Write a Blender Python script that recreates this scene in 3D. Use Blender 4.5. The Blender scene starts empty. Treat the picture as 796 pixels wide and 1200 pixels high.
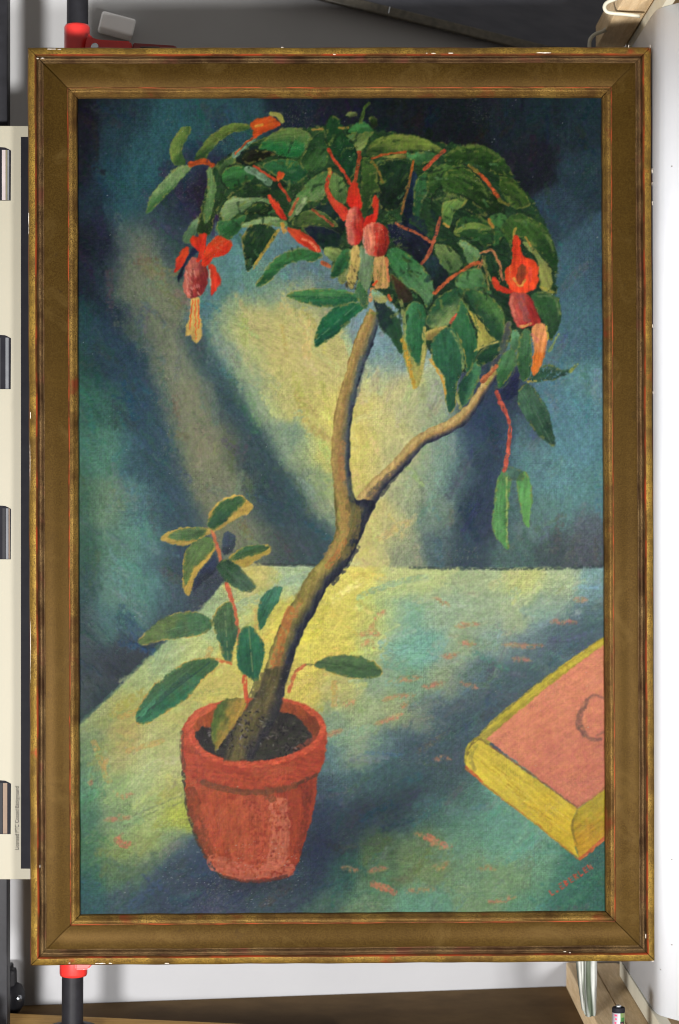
import bpy, bmesh, math, random
import numpy as np
from mathutils import Vector, Matrix, Euler

random.seed(7)
rng = np.random.default_rng(11)
scene = bpy.context.scene
col = scene.collection

# ------------------------------------------------------------------ camera, world, lamps
F = 2600.0          # focal length in photograph pixels; one pixel is 1 mm on the painting, 2.6 m away
Z0 = 0.64           # eye height above the floor
def P(px, py, d):   # photograph pixel + distance -> world point
    return Vector(((px - 398) / F * d, d, Z0 + (600 - py) / F * d))

cam_d = bpy.data.cameras.new('camera')
cam = bpy.data.objects.new('camera', cam_d); col.objects.link(cam)
cam.location = (0, 0, Z0); cam.rotation_euler = (math.radians(90), 0, 0)
cam_d.sensor_fit = 'VERTICAL'; cam_d.sensor_height = 36; cam_d.lens = 36 * F / 1200
cam_d.clip_start = 0.05; cam_d.clip_end = 100
cam_d.dof.use_dof = True; cam_d.dof.focus_distance = 2.6; cam_d.dof.aperture_fstop = 5.0
scene.camera = cam

world = bpy.data.worlds.new('World'); scene.world = world; world.use_nodes = True
bg = world.node_tree.nodes['Background']
bg.inputs[0].default_value = (1.0, 0.96, 0.90, 1); bg.inputs[1].default_value = 0.34

def lamp(name, loc, target, size, power, color):
    l = bpy.data.lights.new(name, 'AREA'); l.shape = 'DISK'; l.size = size; l.energy = power; l.color = color
    o = bpy.data.objects.new(name, l); col.objects.link(o); o.location = loc
    o.rotation_euler = (Vector(target) - Vector(loc)).to_track_quat('-Z', 'Y').to_euler()
    return o
lamp('studio_lamp', (-0.62, 0.40, 0.20), (0.0, 2.6, 0.62), 0.22, 104, (1.0, 0.985, 0.965))
lamp('studio_lamp', (0.68, 0.30, 0.24), (0.1, 2.6, 0.62), 0.24, 74, (1.0, 0.985, 0.965))

vs = scene.view_settings
vs.view_transform = 'Standard'; vs.look = 'None'; vs.exposure = 0.0; vs.gamma = 1.0; vs.use_curve_mapping = False
scene.cycles.filter_width = 1.05

# ------------------------------------------------------------------ helpers
def lin(c):
    a = np.asarray(c, float) / 255.0
    return np.where(a <= 0.04045, a / 12.92, ((a + 0.055) / 1.055) ** 2.4)
def L4(c, k=1.0):
    v = lin(c) * k
    return (float(v[0]), float(v[1]), float(v[2]), 1.0)

class NT:
    def __init__(s, name):
        s.m = bpy.data.materials.new(name); s.m.use_nodes = True
        s.t = s.m.node_tree; s.p = s.t.nodes['Principled BSDF']
        s.tc = s.t.nodes.new('ShaderNodeTexCoord')
    def n(s, kind, **kw):
        x = s.t.nodes.new(kind)
        for k, v in kw.items():
            if k in x.inputs: x.inputs[k].default_value = v
            else: setattr(x, k, v)
        return x
    def l(s, a, b): s.t.links.new(a, b)
    def coords(s, scale=(1, 1, 1)):
        mp = s.n('ShaderNodeMapping'); mp.inputs['Scale'].default_value = scale
        s.l(s.tc.outputs['Object'], mp.inputs['Vector']); return mp.outputs[0]
    def noise(s, scale, detail=4, rough=0.6, st=(1, 1, 1), dist=0.0):
        x = s.n('ShaderNodeTexNoise'); x.inputs['Scale'].default_value = scale
        x.inputs['Detail'].default_value = detail; x.inputs['Roughness'].default_value = rough
        x.inputs['Distortion'].default_value = dist
        s.l(s.coords(st), x.inputs['Vector']); return x.outputs['Fac']
    def ramp(s, fac, stops):
        x = s.n('ShaderNodeValToRGB'); e = x.color_ramp.elements
        while len(e) < len(stops): e.new(0.5)
        for i, (p, c) in enumerate(stops):
            e[i].position = p; e[i].color = c
        s.l(fac, x.inputs['Fac']); return x.outputs['Color']
    def mix(s, fac, a, b, mode='MIX'):
        x = s.n('ShaderNodeMix', data_type='RGBA', blend_type=mode)
        for sock, v in ((x.inputs[0], fac), (x.inputs[6], a), (x.inputs[7], b)):
            if isinstance(v, (int, float)) or isinstance(v, tuple): sock.default_value = v
            else: s.l(v, sock)
        return x.outputs[2]
    def bump(s, h, strength=0.3, dist=0.001, prev=None):
        x = s.n('ShaderNodeBump'); x.inputs['Strength'].default_value = strength; x.inputs['Distance'].default_value = dist
        s.l(h, x.inputs['Height'])
        if prev is not None: s.l(prev, x.inputs['Normal'])
        return x.outputs[0]
    def done(s, color, rough=0.5, metal=0.0, normal=None, spec=None, tint=None):
        if isinstance(color, tuple): s.p.inputs['Base Color'].default_value = color
        else: s.l(color, s.p.inputs['Base Color'])
        if isinstance(rough, (int, float)): s.p.inputs['Roughness'].default_value = rough
        else: s.l(rough, s.p.inputs['Roughness'])
        if isinstance(metal, (int, float)): s.p.inputs['Metallic'].default_value = metal
        else: s.l(metal, s.p.inputs['Metallic'])
        if normal is not None: s.l(normal, s.p.inputs['Normal'])
        if spec is not None: s.p.inputs['Specular IOR Level'].default_value = spec
        if tint: s.p.inputs['Specular Tint'].default_value = tint
        return s.m

def plain(name, c, c2=None, scale=40, rough=0.5, metal=0.0, st=(1, 1, 1), bump=0.1, bd=0.0006, lo=0.35, hi=0.65, spec=None):
    t = NT(name); nz = t.noise(scale, 5, 0.6, st)
    c2 = c2 or tuple(v * 0.8 for v in c[:3]) + (1,)
    return t.done(t.ramp(nz, [(lo, c2), (hi, c)]), rough, metal, t.bump(nz, bump, bd), spec)

def obj(name, me, mat=None, parent=None, smooth=False):
    o = bpy.data.objects.new(name, me); col.objects.link(o)
    if mat and not me.materials: me.materials.append(mat)
    if parent: o.parent = parent
    if smooth:
        for p in me.polygons: p.use_smooth = True
    return o
def mesh(v, f):
    me = bpy.data.meshes.new('m'); me.from_pydata([tuple(x) for x in v], [], f); me.update(); return me
def empty(name, loc=(0, 0, 0)):
    o = bpy.data.objects.new(name, None); col.objects.link(o); o.location = loc; o.empty_display_size = 0.05
    return o
def tag(o, label=None, cat=None, group=None, kind=None):
    if label: o['label'] = label
    if cat: o['category'] = cat
    if group: o['group'] = group
    if kind: o['kind'] = kind
    return o
def bm_mesh(bm):
    bmesh.ops.recalc_face_normals(bm, faces=bm.faces[:])
    me = bpy.data.meshes.new('m'); bm.to_mesh(me); bm.free(); return me
def box(a, b, bev=0.0, seg=2, M=None):
    bm = bmesh.new(); bmesh.ops.create_cube(bm, size=1)
    c = [(a[i] + b[i]) / 2 for i in range(3)]; s = [abs(b[i] - a[i]) for i in range(3)]
    for v in bm.verts: v.co = Vector([v.co[i] * s[i] + c[i] for i in range(3)])
    if bev: bmesh.ops.bevel(bm, geom=bm.edges[:], offset=bev, segments=seg, affect='EDGES', profile=0.6)
    if M is not None: bmesh.ops.transform(bm, matrix=M, verts=bm.verts[:])
    return bm_mesh(bm)
def lathe(prof, n=28, M=None):            # (r, z) profile about z
    v, f = [], []
    for r, z in prof:
        for k in range(n):
            a = 2 * math.pi * k / n; v.append(Vector((r * math.cos(a), r * math.sin(a), z)))
    for i in range(len(prof) - 1):
        for k in range(n):
            f.append((i * n + k, i * n + (k + 1) % n, (i + 1) * n + (k + 1) % n, (i + 1) * n + k))
    f.append(tuple(range(n))[::-1]); f.append(tuple((len(prof) - 1) * n + k for k in range(n)))
    if M is not None: v = [M @ x for x in v]
    return mesh(v, f)
def tube(path, r, n=12, smooth=8):
    pts = [Vector(p) for p in path]; q = []
    for i in range(len(pts) - 1):
        p0 = pts[max(i - 1, 0)]; p1 = pts[i]; p2 = pts[i + 1]; p3 = pts[min(i + 2, len(pts) - 1)]
        for k in range(smooth):
            t = k / smooth
            q.append(0.5 * ((2 * p1) + (p2 - p0) * t + (2 * p0 - 5 * p1 + 4 * p2 - p3) * t * t + (3 * p1 - p0 - 3 * p2 + p3) * t ** 3))
    q.append(pts[-1]); v, f = [], []
    up = Vector((0.13, 0.9, 0.31)).normalized()
    for i, p in enumerate(q):
        d = (q[min(i + 1, len(q) - 1)] - q[max(i - 1, 0)]).normalized()
        a = d.cross(up).normalized(); b = d.cross(a)
        for k in range(n):
            w = 2 * math.pi * k / n; v.append(p + a * (r * math.cos(w)) + b * (r * math.sin(w)))
    for i in range(len(q) - 1):
        for k in range(n):
            f.append((i * n + k, i * n + (k + 1) % n, (i + 1) * n + (k + 1) % n, (i + 1) * n + k))
    f.append(tuple(range(n))[::-1]); f.append(tuple((len(q) - 1) * n + k for k in range(n)))
    return mesh(v, f)
def extrude_px(pts, d0, d1, bev=0.002, seg=3):   # outline in photograph pixels at distance d0, given real depth d0..d1
    bm = bmesh.new()
    vs_ = [bm.verts.new(P(x, y, d0)) for x, y in pts]
    fc = bm.faces.new(vs_)
    r = bmesh.ops.extrude_face_region(bm, geom=[fc])
    bmesh.ops.translate(bm, vec=(0, d1 - d0, 0), verts=[e for e in r['geom'] if isinstance(e, bmesh.types.BMVert)])
    bmesh.ops.recalc_face_normals(bm, faces=bm.faces[:])
    if bev: bmesh.ops.bevel(bm, geom=bm.edges[:], offset=bev, segments=seg, affect='EDGES')
    return bm_mesh(bm)

# ------------------------------------------------------------------ the setting: floor and wall
def world_noise_mat(name, c, c2, scale, rough, st=(1, 1, 1), bump=0.1): return plain(name, c, c2, scale, rough, 0, st, bump, 0.001)
m_floor = plain('brown_floor', (0.165, 0.102, 0.044, 1), (0.115, 0.070, 0.030, 1), 14, 0.8, spec=.08)
floor = obj('floor', mesh([(-4, -3, 0), (4, -3, 0), (4, 5, 0), (-4, 5, 0)], [(0, 1, 2, 3)]), m_floor); tag(floor, kind='structure')
m_wall = plain('white_wall_paint', (0.37, 0.37, 0.375, 1), (0.34, 0.34, 0.345, 1), 3, 0.8, bump=0.15)
WA = Vector((-0.4125, 2.884, 0)); WB = Vector((0.316, 3.004, 0))
wd = (WB - WA).normalized(); wn = Vector((wd.y, -wd.x, 0))          # wall direction and its normal towards the camera
def wall_pt(s, z, off=0.0): return WA + wd * s + wn * off + Vector((0, 0, z))
wall = obj('wall', mesh([wall_pt(-3, -0.01), wall_pt(3.5, -0.01), wall_pt(3.5, 2.6), wall_pt(-3, 2.6),
                         wall_pt(-3, -0.01, -0.1), wall_pt(3.5, -0.01, -0.1), wall_pt(3.5, 2.6, -0.1), wall_pt(-3, 2.6, -0.1)],
                        [(0, 1, 2, 3), (4, 7, 6, 5), (3, 2, 6, 7), (0, 4, 5, 1), (0, 3, 7, 4), (1, 5, 6, 2)]), m_wall)
tag(wall, kind='structure')
m_dim_strip = plain('dimmed_wall_grey', (0.275, 0.275, 0.285, 1), (0.255, 0.255, 0.265, 1), 5, 0.7, bump=0.1)  # added strip, greyer than the wall so its overlit foot renders dimmer
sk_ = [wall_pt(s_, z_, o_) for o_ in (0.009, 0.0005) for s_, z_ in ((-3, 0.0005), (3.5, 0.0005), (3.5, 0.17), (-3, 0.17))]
dimming_strip = obj('dimming_strip', mesh(sk_, [(0, 1, 2, 3), (4, 7, 6, 5), (3, 2, 6, 7), (0, 4, 5, 1), (0, 3, 7, 4), (1, 5, 6, 2)]), m_dim_strip); tag(dimming_strip, kind='structure')
def on_wall(px, py):                      # pixel ray meets the wall plane -> (s, z)
    d = P(px, py, 1) - Vector((0, 0, Z0)); o = Vector((0, 0, Z0))
    k = (WA - o).dot(wn) / d.dot(wn); p = o + d * k
    return (p - WA).dot(wd), p.z

# ------------------------------------------------------------------ the framed painting
m0 = P(400.5, 591.5, 2.6)
ROT = (Matrix.Rotation(0.0133, 4, 'Z') @ Matrix.Rotation(-0.0066, 4, 'X') @ Matrix.Rotation(-0.0040, 4, 'Y')).to_3x3()
FW, FH, RW = 0.7305, 1.0720, 0.056
def frame_pt(u, v, w):                    # local: u right, v up, w towards the camera
    return m0 + ROT @ Vector((u, -w, v))
painting = empty('framed_painting')
painting.location = frame_pt(0, -FH / 2, 0)
painting.rotation_euler = ROT.to_euler()
tag(painting, 'oil painting of a potted flowering tree and pink book in a worn gilt wooden frame', 'painting')
def loc(u, v, w): return Vector((u, -w, v + FH / 2))     # local coordinates of the Empty

def gilt(name, gold, dark, red, red_lo, sc, st=(1, 1, 1), rough=0.42, metal=0.15):
    t = NT(name)
    a = t.noise(sc, 6, 0.65, st); b = t.noise(900, 3, 0.7); c = t.noise(sc * 0.6 + 7, 5, 0.6, st)
    base = t.ramp(a, [(0.36, dark), (0.60, gold)])
    base = t.mix(t.ramp(b, [(0.40, (1, 1, 1, 1)), (0.62, (0, 0, 0, 1))]), tuple(v * 0.55 for v in dark[:3]) + (1,), base)
    base = t.mix(t.ramp(c, [(red_lo, (0, 0, 0, 1)), (red_lo + 0.10, (1, 1, 1, 1))]), base, red)
    lowf = t.noise(5.5, 4, 0.65, (1, 1, 1), 1.0); base = t.mix(t.ramp(lowf, [(0.36, (.45,) * 3 + (1,)), (0.56, (0, 0, 0, 1))]), base, (0.040, 0.018, 0.009, 1))
    hs = t.noise(520, 4, 0.7)
    return t.done(base, t.ramp(a, [(0.3, (rough + .15,) * 3 + (1,)), (0.7, (rough,) * 3 + (1,))]), metal, t.bump(hs, 0.35, 0.0006, t.bump(a, 0.3, 0.0008)), 0.16, (1.0, .70, .34, 1))
GOLD = (0.215, 0.135, 0.026, 1); OLIVE = (0.070, 0.048, 0.012, 1); BOLE = (0.150, 0.026, 0.009, 1)
m_edge = gilt('gilt_outer_moulding', GOLD, (0.075, 0.044, 0.010, 1), BOLE, 0.63, 38)
m_bole = gilt('red_bole_worn_line', (0.105, 0.044, 0.011, 1), (0.060, 0.014, 0.006, 1), (0.150, 0.024, 0.008, 1), 0.47, 30)
m_bead = gilt('gilt_bead', (0.110, 0.070, 0.030, 1), (0.022, 0.011, 0.006, 1), (0.056, 0.020, 0.013, 1), 0.55, 26)
m_lip = gilt('gilt_inner_moulding', (0.170, 0.105, 0.026, 1), (0.050, 0.026, 0.008, 1), (0.085, 0.020, 0.008, 1), 0.58, 24)
m_side = gilt('frame_side', (0.12, 0.05, 0.02, 1), (0.05, 0.025, 0.012, 1), BOLE, 0.5, 30)
def panel_mat():
    t = NT('dark_gilt_panel')
    a = t.noise(9, 5, 0.6); b = t.noise(650, 4, 0.75); c = t.noise(2400, 2, 0.5)
    base = t.ramp(a, [(0.35, (0.016, 0.0075, 0.0012, 1)), (0.66, (0.030, 0.0155, 0.0026, 1))])
    base = t.mix(t.ramp(b, [(0.40, (0, 0, 0, 1)), (0.64, (1, 1, 1, 1))]), t.mix(0.45, base, (0.010, 0.006, 0.002, 1)), t.mix(0.35, base, (0.055, 0.037, 0.009, 1)))
    d_ = t.noise(14, 5, .7, (1, 1, 1), 1.5); base = t.mix(t.ramp(d_, [(.54, (0, 0, 0, 1)), (.72, (.55,) * 3 + (1,))]), base, (0.052, 0.033, 0.010, 1))
    e_ = t.noise(45, 4, .7); base = t.mix(t.ramp(e_, [(.62, (0, 0, 0, 1)), (.70, (.6,) * 3 + (1,))]), base, (0.012, 0.007, 0.003, 1))
    return t.done(base, 0.36, 0.0, t.bump(b, 0.20, 0.0004), 0.085, (1.0, .60, .24, 1))
m_panel = panel_mat()

def corner(t, k):                         # k = 0..3: TL TR BR BL at inset t
    u = FW / 2 - t; v = FH / 2 - t
    return [(-u, v), (u, v), (u, -v), (-u, -v)][k]
def strip(prof, k, gap=0.0):              # profile [(t, w)] run along rail k between its mitres
    verts, faces, N = [], [], 41
    for t, w in prof:
        a = Vector(corner(t, k)); b = Vector(corner(t, (k + 1) % 4)); d = (b - a).normalized()
        a = a + d * gap; b = b - d * gap
        nrm = Vector((-d.y, d.x))
        for i in range(N):
            p = a.lerp(b, i / (N - 1))
            jit = 0.00022 * math.sin(i * 1.7 + k * 2 + t * 90) + 0.00018 * math.sin(i * 0.61 + k)
            verts.append(loc(p.x + nrm.x * jit, p.y + nrm.y * jit, w + 0.0002 * math.sin(i * 2.3 + k + t * 300)))
    for r in range(len(prof) - 1):
        for i in range(N - 1):
            faces.append((r * N + i, (r + 1) * N + i, (r + 1) * N + i + 1, r * N + i + 1))
    return mesh(verts, faces)
def arc(t0, w0, t1, w1, h, n=6):          # convex bead between two profile points
    return [(t0 + (t1 - t0) * i / n, w0 + (w1 - w0) * i / n + h * math.sin(math.pi * i / n)) for i in range(n + 1)]
rails = []
for k in range(4):
    g = 0.00035
    rail = obj('frame_rail', strip([(0.0185, 0.0018), (0.024, 0.0022), (0.032, 0.0018), (0.040, 0.0006), (0.0455, -0.0008)], k, g), m_panel, painting, True)
    rails.append(rail)
    obj('rail_side', strip([(0.0535, -0.030), (0.0, -0.030), (0.0, 0.0030), (0.0012, 0.0066)], k, 0), m_side, rail)
    obj('outer_moulding', strip([(0.0012, 0.0066), (0.0030, 0.0085), (0.0060, 0.0097), (0.0088, 0.0096)], k, g), m_edge, rail, True)
    obj('red_fillet', strip([(0.0088, 0.0096), (0.0100, 0.0088), (0.0108, 0.0070)], k, g), m_bole, rail)
    obj('bead', strip([(0.0108, 0.0070), (0.0111, 0.0020)] + arc(0.0114, 0.0035, 0.0168, 0.0022, 0.0024) + [(0.0172, 0.0010), (0.0180, 0.0014), (0.0185, 0.0018)], k, g), m_bead, rail, True)
    obj('red_fillet', strip([(0.0455, -0.0008), (0.0462, 0.0004), (0.0472, 0.0002)], k, g), m_bole, rail)
    obj('inner_moulding', strip([(0.0472, 0.0002), (0.0476, -0.0010)] + arc(0.0478, -0.0012, 0.0528, -0.0030, 0.0016) + [(0.0532, -0.0044), (0.0552, -0.0060), (0.0560, -0.0080), (0.0562, -0.0215)], k, g), m_lip, rail, True)

# chipped white plaster on the frame's edges: (rail, position in photograph pixels, length, width)
m_chip = plain('bare_white_plaster', (0.50, 0.46, 0.40, 1), (0.30, 0.25, 0.20, 1), 300, 0.8)
def px_uv(px, py, w=0.006):               # photograph pixel on the frame -> local u, v
    o = Vector((0, 0, Z0)); d = P(px, py, 1) - o; n = ROT @ Vector((0, -1, 0)); q = frame_pt(0, 0, w)
    p = o + d * ((q - o).dot(n) / d.dot(n)); r = ROT.transposed() @ (p - m0)
    return r.x, r.z
chips = [(3, 33.9, 257, 15, 1.6), (3, 34.0, 270, 9, 1.2), (3, 35.0, 397, 4, 1.0), (3, 35.2, 410, 12, 0.8), (3, 36.3, 487, 8, 1.2), (3, 35.6, 545, 60, 0.9),
         (3, 36.0, 620, 90, 0.9), (3, 36.5, 715, 16, 1.3), (3, 36.2, 760, 80, 0.8), (3, 37.2, 900, 66, 1.6), (3, 47.0, 1015, 3, 1.2), (3, 35.2, 476, 14, 0.8),
         (0, 44, 68.4, 3, 1.2), (0, 50, 68.2, 4, 1.2), (0, 61, 58.3, 10, 1.2), (0, 70, 58.6, 4, 1.2), (0, 392, 64.6, 3, 1.4), (0, 508, 63.4, 5, 1.5), (0, 500, 63.2, 2, 1), (0, 528, 63.2, 6, 1.4),
         (0, 637, 62.8, 17, 1.9), (0, 331, 55.4, 3, 1), (1, 764.4, 200, 6, 1.3), (1, 764.4, 215, 4, 1.0), (1, 764.6, 238, 5, 1.1), (1, 764.9, 382, 4, 1.2), (1, 765.4, 460, 3, 1.2),
         (1, 766.4, 978, 14, 1.2), (1, 767.2, 1100, 9, 2.6), (1, 756.8, 1097, 5, 1.3), (2, 118, 1128.2, 12, 1.4), (2, 130, 1128.0, 4, 1.4), (2, 82, 1127.8, 2, 1.4), (2, 196, 1128.2, 5, 1.4),
         (2, 662, 1115.2, 3, 1.0), (2, 668, 1116.4, 2, 1.0), (2, 765, 1126.2, 3, 1.2), (1, 762, 55, 5, 1.0), (1, 737, 54.6, 4, 1.2), (3, 33.4, 66, 5, 1.3)]
for k, cx, cy, ln, wd_ in chips:
    n = max(6, int(ln / 2.2)); u0, v0 = px_uv(cx, cy)
    along = (1, 0) if k in (0, 2) else (0, 1); across = (along[1], along[0])
    top, bot = [], []
    for i in range(n + 1):
        s = (i / n - 0.5) * ln * 0.001; e = math.sin(math.pi * min(max(i / n, 0.04), 0.96)) ** 0.35
        h1 = wd_ * 0.00045 * e * random.uniform(0.35, 1.1); h2 = wd_ * 0.00045 * e * random.uniform(0.35, 1.1)
        top.append((u0 + along[0] * s + across[0] * h1, v0 + along[1] * s + across[1] * h1)); bot.append((u0 + along[0] * s - across[0] * h2, v0 + along[1] * s - across[1] * h2))
    vv = []; edge_d = min(FW / 2 - abs(u0), FH / 2 - abs(v0))
    w = 0.0072 if edge_d < 0.0025 else (0.0104 if edge_d < 0.0105 else 0.0068)
    if edge_d < 0.0018: w = 0.0062
    for (a, b) in top + bot: vv.append(loc(a, b, w))
    for (a, b) in top + bot: vv.append(loc(a, b, w - 0.006))
    m_ = n + 1; ff = []
    for i in range(n):
        ff.append((i, m_ + i, m_ + i + 1, i + 1)); ff.append((i, i + 1, 2 * m_ + i + 1, 2 * m_ + i)); ff.append((m_ + i, 3 * m_ + i, 3 * m_ + i + 1, m_ + i + 1))
    ff.append((0, 2 * m_, 3 * m_, m_)); ff.append((n, m_ + n, 3 * m_ + n, 2 * m_ + n))
    obj('plaster_chip', mesh(vv, ff), m_chip, rails[k])

# ------------------------------------------------------------------ the canvas: oil paint laid on stroke by stroke
K = 1.12                                   # paint samples per millimetre
PX0, PY0, PX1, PY1 = 84, 108, 716, 1076
PW, PH = int((PX1 - PX0) * K), int((PY1 - PY0) * K)
GX, GY = np.meshgrid(PX0 + (np.arange(PW) + .5) / K, PY0 + (np.arange(PH) + .5) / K)
img = np.zeros((PH, PW, 3))
relief = np.zeros((PH, PW))
TAB = rng.random((256, 256))
def vn(x, y, s=0):
    x = x + s * 17.37; y = y + s * 31.71
    xi = np.floor(x).astype(int); yi = np.floor(y).astype(int); fx = x - xi; fy = y - yi
    fx = fx * fx * (3 - 2 * fx); fy = fy * fy * (3 - 2 * fy)
    g = lambda a, b: TAB[(yi + b) & 255, (xi + a) & 255]
    return (g(0, 0) * (1 - fx) + g(1, 0) * fx) * (1 - fy) + (g(0, 1) * (1 - fx) + g(1, 1) * fx) * fy
def fbm(x, y, s=0, o=4):
    r = 0; a = 0.5; t = 0
    for i in range(o): r = r + a * vn(x * 2 ** i, y * 2 ** i, s + i * 3); t += a; a *= 0.55
    return r / t
def streaks(x, y, ang, ln=14, wd=1.6, s=0):      # brush hairs along ang
    c, n = math.cos(ang), math.sin(ang); u = x * c + y * n; v = -x * n + y * c
    v = v + 2.2 * (vn(x / 11, y / 11, s + 5) - .5)
    return 0.6 * vn(u / ln, v / wd, s) + 0.4 * vn(u / (ln * .5), v / (wd * 2.4), s + 1)
def C(c): return np.asarray(c, float)
def catmull(pts, closed=True, n=5):
    p = np.asarray(pts, float); m = len(p); out = []
    for i in range(m if closed else m - 1):
        if closed: a, b, c, d = p[(i - 1) % m], p[i], p[(i + 1) % m], p[(i + 2) % m]
        else: a, b, c, d = p[max(i - 1, 0)], p[i], p[i + 1], p[min(i + 2, m - 1)]
        for k in range(n):
            t = k / n
            out.append(.5 * (2 * b + (c - a) * t + (2 * a - 5 * b + 4 * c - d) * t * t + (3 * b - a - 3 * c + d) * t ** 3))
    if not closed: out.append(p[-1])
    return np.array(out)
def window(p, pad):
    x0 = max(int((p[:, 0].min() - pad - PX0) * K), 0); x1 = min(int((p[:, 0].max() + pad - PX0) * K) + 1, PW)
    y0 = max(int((p[:, 1].min() - pad - PY0) * K), 0); y1 = min(int((p[:, 1].max() + pad - PY0) * K) + 1, PH)
    return slice(y0, y1), slice(x0, x1)
def dist(x, y, p, closed):
    d = np.full(x.shape, 1e9); q = p if not closed else np.vstack([p, p[:1]])
    for i in range(len(q) - 1):
        ax, ay = q[i]; bx, by = q[i + 1] - q[i]; l2 = bx * bx + by * by
        if l2 < 1e-9: continue
        t = np.clip(((x - ax) * bx + (y - ay) * by) / l2, 0, 1)
        d = np.minimum(d, (x - ax - t * bx) ** 2 + (y - ay - t * by) ** 2)
    return np.sqrt(d)
def inside(x, y, p):
    r = np.zeros(x.shape, bool); n = len(p)
    for i in range(n):
        x1, y1 = p[i]; x2, y2 = p[(i + 1) % n]
        if y1 == y2: continue
        c = ((y1 > y) != (y2 > y)) & (x < (x2 - x1) * (y - y1) / (y2 - y1) + x1)
        r ^= c
    return r
def put(w, m, colr, h=0.0):
    img[w] = img[w] * (1 - m[..., None]) + colr * m[..., None]
    relief[w] = relief[w] * (1 - m) + (h * m)
NS = [0]; LEAFY = [False]
def blob(pts, c, c2=None, ax=(.35, 1), rim=None, rw=2.0, soft=1.8, out=None, ow=1.8, vein=None, st=.22, ang=None, op=1.0, sharp=False, rough=1.0, shade=.66, dry=0.0):
    if rim is None and out is None and LEAFY[0]: cy_ = np.mean([q[1] for q in pts]); cx_ = np.mean([q[0] for q in pts]); rim, rw, out, ow = ((122,132,68), 1.7, None, 0) if NS[0] % 2 or cy_ > (250 if cx_ < 450 else 345) or cx_ < 262 else (None, 0, (22,36,26), 2.4)
    NS[0] += 1; s = NS[0]
    p = np.asarray(pts, float) if sharp else catmull(pts)
    if sharp:
        q = []
        for i in range(len(p)):
            for k in range(4): q.append(p[i] + (p[(i + 1) % len(p)] - p[i]) * k / 4)
        p = np.array(q)
    w = window(p, 5); x, y = GX[w], GY[w]
    xx = x + rough * 2.0 * (vn(x / 5, y / 5, s) - .5) + rough * 1.2 * (vn(x / 1.8, y / 1.8, s + 2) - .5)
    yy = y + rough * 2.0 * (vn(x / 5, y / 5, s + 9) - .5) + rough * 1.2 * (vn(x / 1.8, y / 1.8, s + 4) - .5)
    sd = dist(xx, yy, p, True) * np.where(inside(xx, yy, p), -1, 1)
    cen = p.mean(0); e, vv = np.linalg.eigh(np.cov((p - cen).T)); mj = vv[:, 1]
    if ang is None: ang = math.atan2(mj[1], mj[0])
    c = C(c); c = c * (.86 if c[0] > 185 and c[1] < 100 else 1); c2 = c * shade if c2 is None else C(c2)
    a = np.array(ax, float); a /= np.hypot(*a); pr = (p - cen) @ a; lo, hi = pr.min(), pr.max()
    t = (((x - cen[0]) * a[0] + (y - cen[1]) * a[1]) - lo) / (hi - lo + 1e-6)
    t = t + .5 * (fbm(x / 9, y / 9, s + 3, 3) - .5); t = np.clip((t - .25) / .5, 0, 1); t = t * t * (3 - 2 * t)
    colr = c * (1 - t[..., None]) + c2 * t[..., None]
    sk = .75 * (streaks(x, y, ang, 16, 1.5, s) - .5) + .75 * (streaks(x, y, ang + .15, 30, 3.6, s + 13) - .5)
    colr = colr * (1 + st * 1.7 * sk[..., None]) + (fbm(x / 6, y / 6, s + 7, 3) - .5)[..., None] * np.array([16, 20, 8])
    if vein is not None:
        dv = np.abs(-(x - cen[0]) * mj[1] + (y - cen[1]) * mj[0]); mv = np.clip(1.3 - dv, 0, 1) * (vn(x / 6, y / 6, s) > .35) * .8
        colr = colr * (1 - mv[..., None]) + C(vein) * mv[..., None]
    if c[1] > c[0] and c[1] > c[2] and not sharp:
        fl = np.clip((3.2 + sd) / 2, 0, 1) * np.clip((fbm(x / 5, y / 5, s + 21, 2) - .56) * 8, 0, .6)
        colr = colr * (1 - fl[..., None]) + np.array([126, 122, 62]) * fl[..., None]
    if rim is not None:
        mr = np.clip((rw + sd) / 1.5, 0, 1) * np.clip(fbm(x / 7, y / 7, s + 8, 2) * 2.6 - .6, 0, 1) * (1 - .75 * t) * .7
        colr = colr * (1 - mr[..., None]) + C(rim) * mr[..., None]
    if out is not None:
        mo = np.clip((ow - sd) / 1.2, 0, 1) * np.clip(fbm(x / 8, y / 8, s + 6, 2) * 3 - 1.0, 0, 1) * .85
        put(w, mo, C(out) * (1 + .25 * sk[..., None]), .3)
    m = np.clip(.5 - sd / soft, 0, 1) * op
    if dry: m = m * np.clip((fbm(x / 2.2, y / 2.2, s + 12, 2) - dry) * 6 + .5, 0, 1)
    put(w, m, colr, .5 + .9 * sk)
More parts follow.
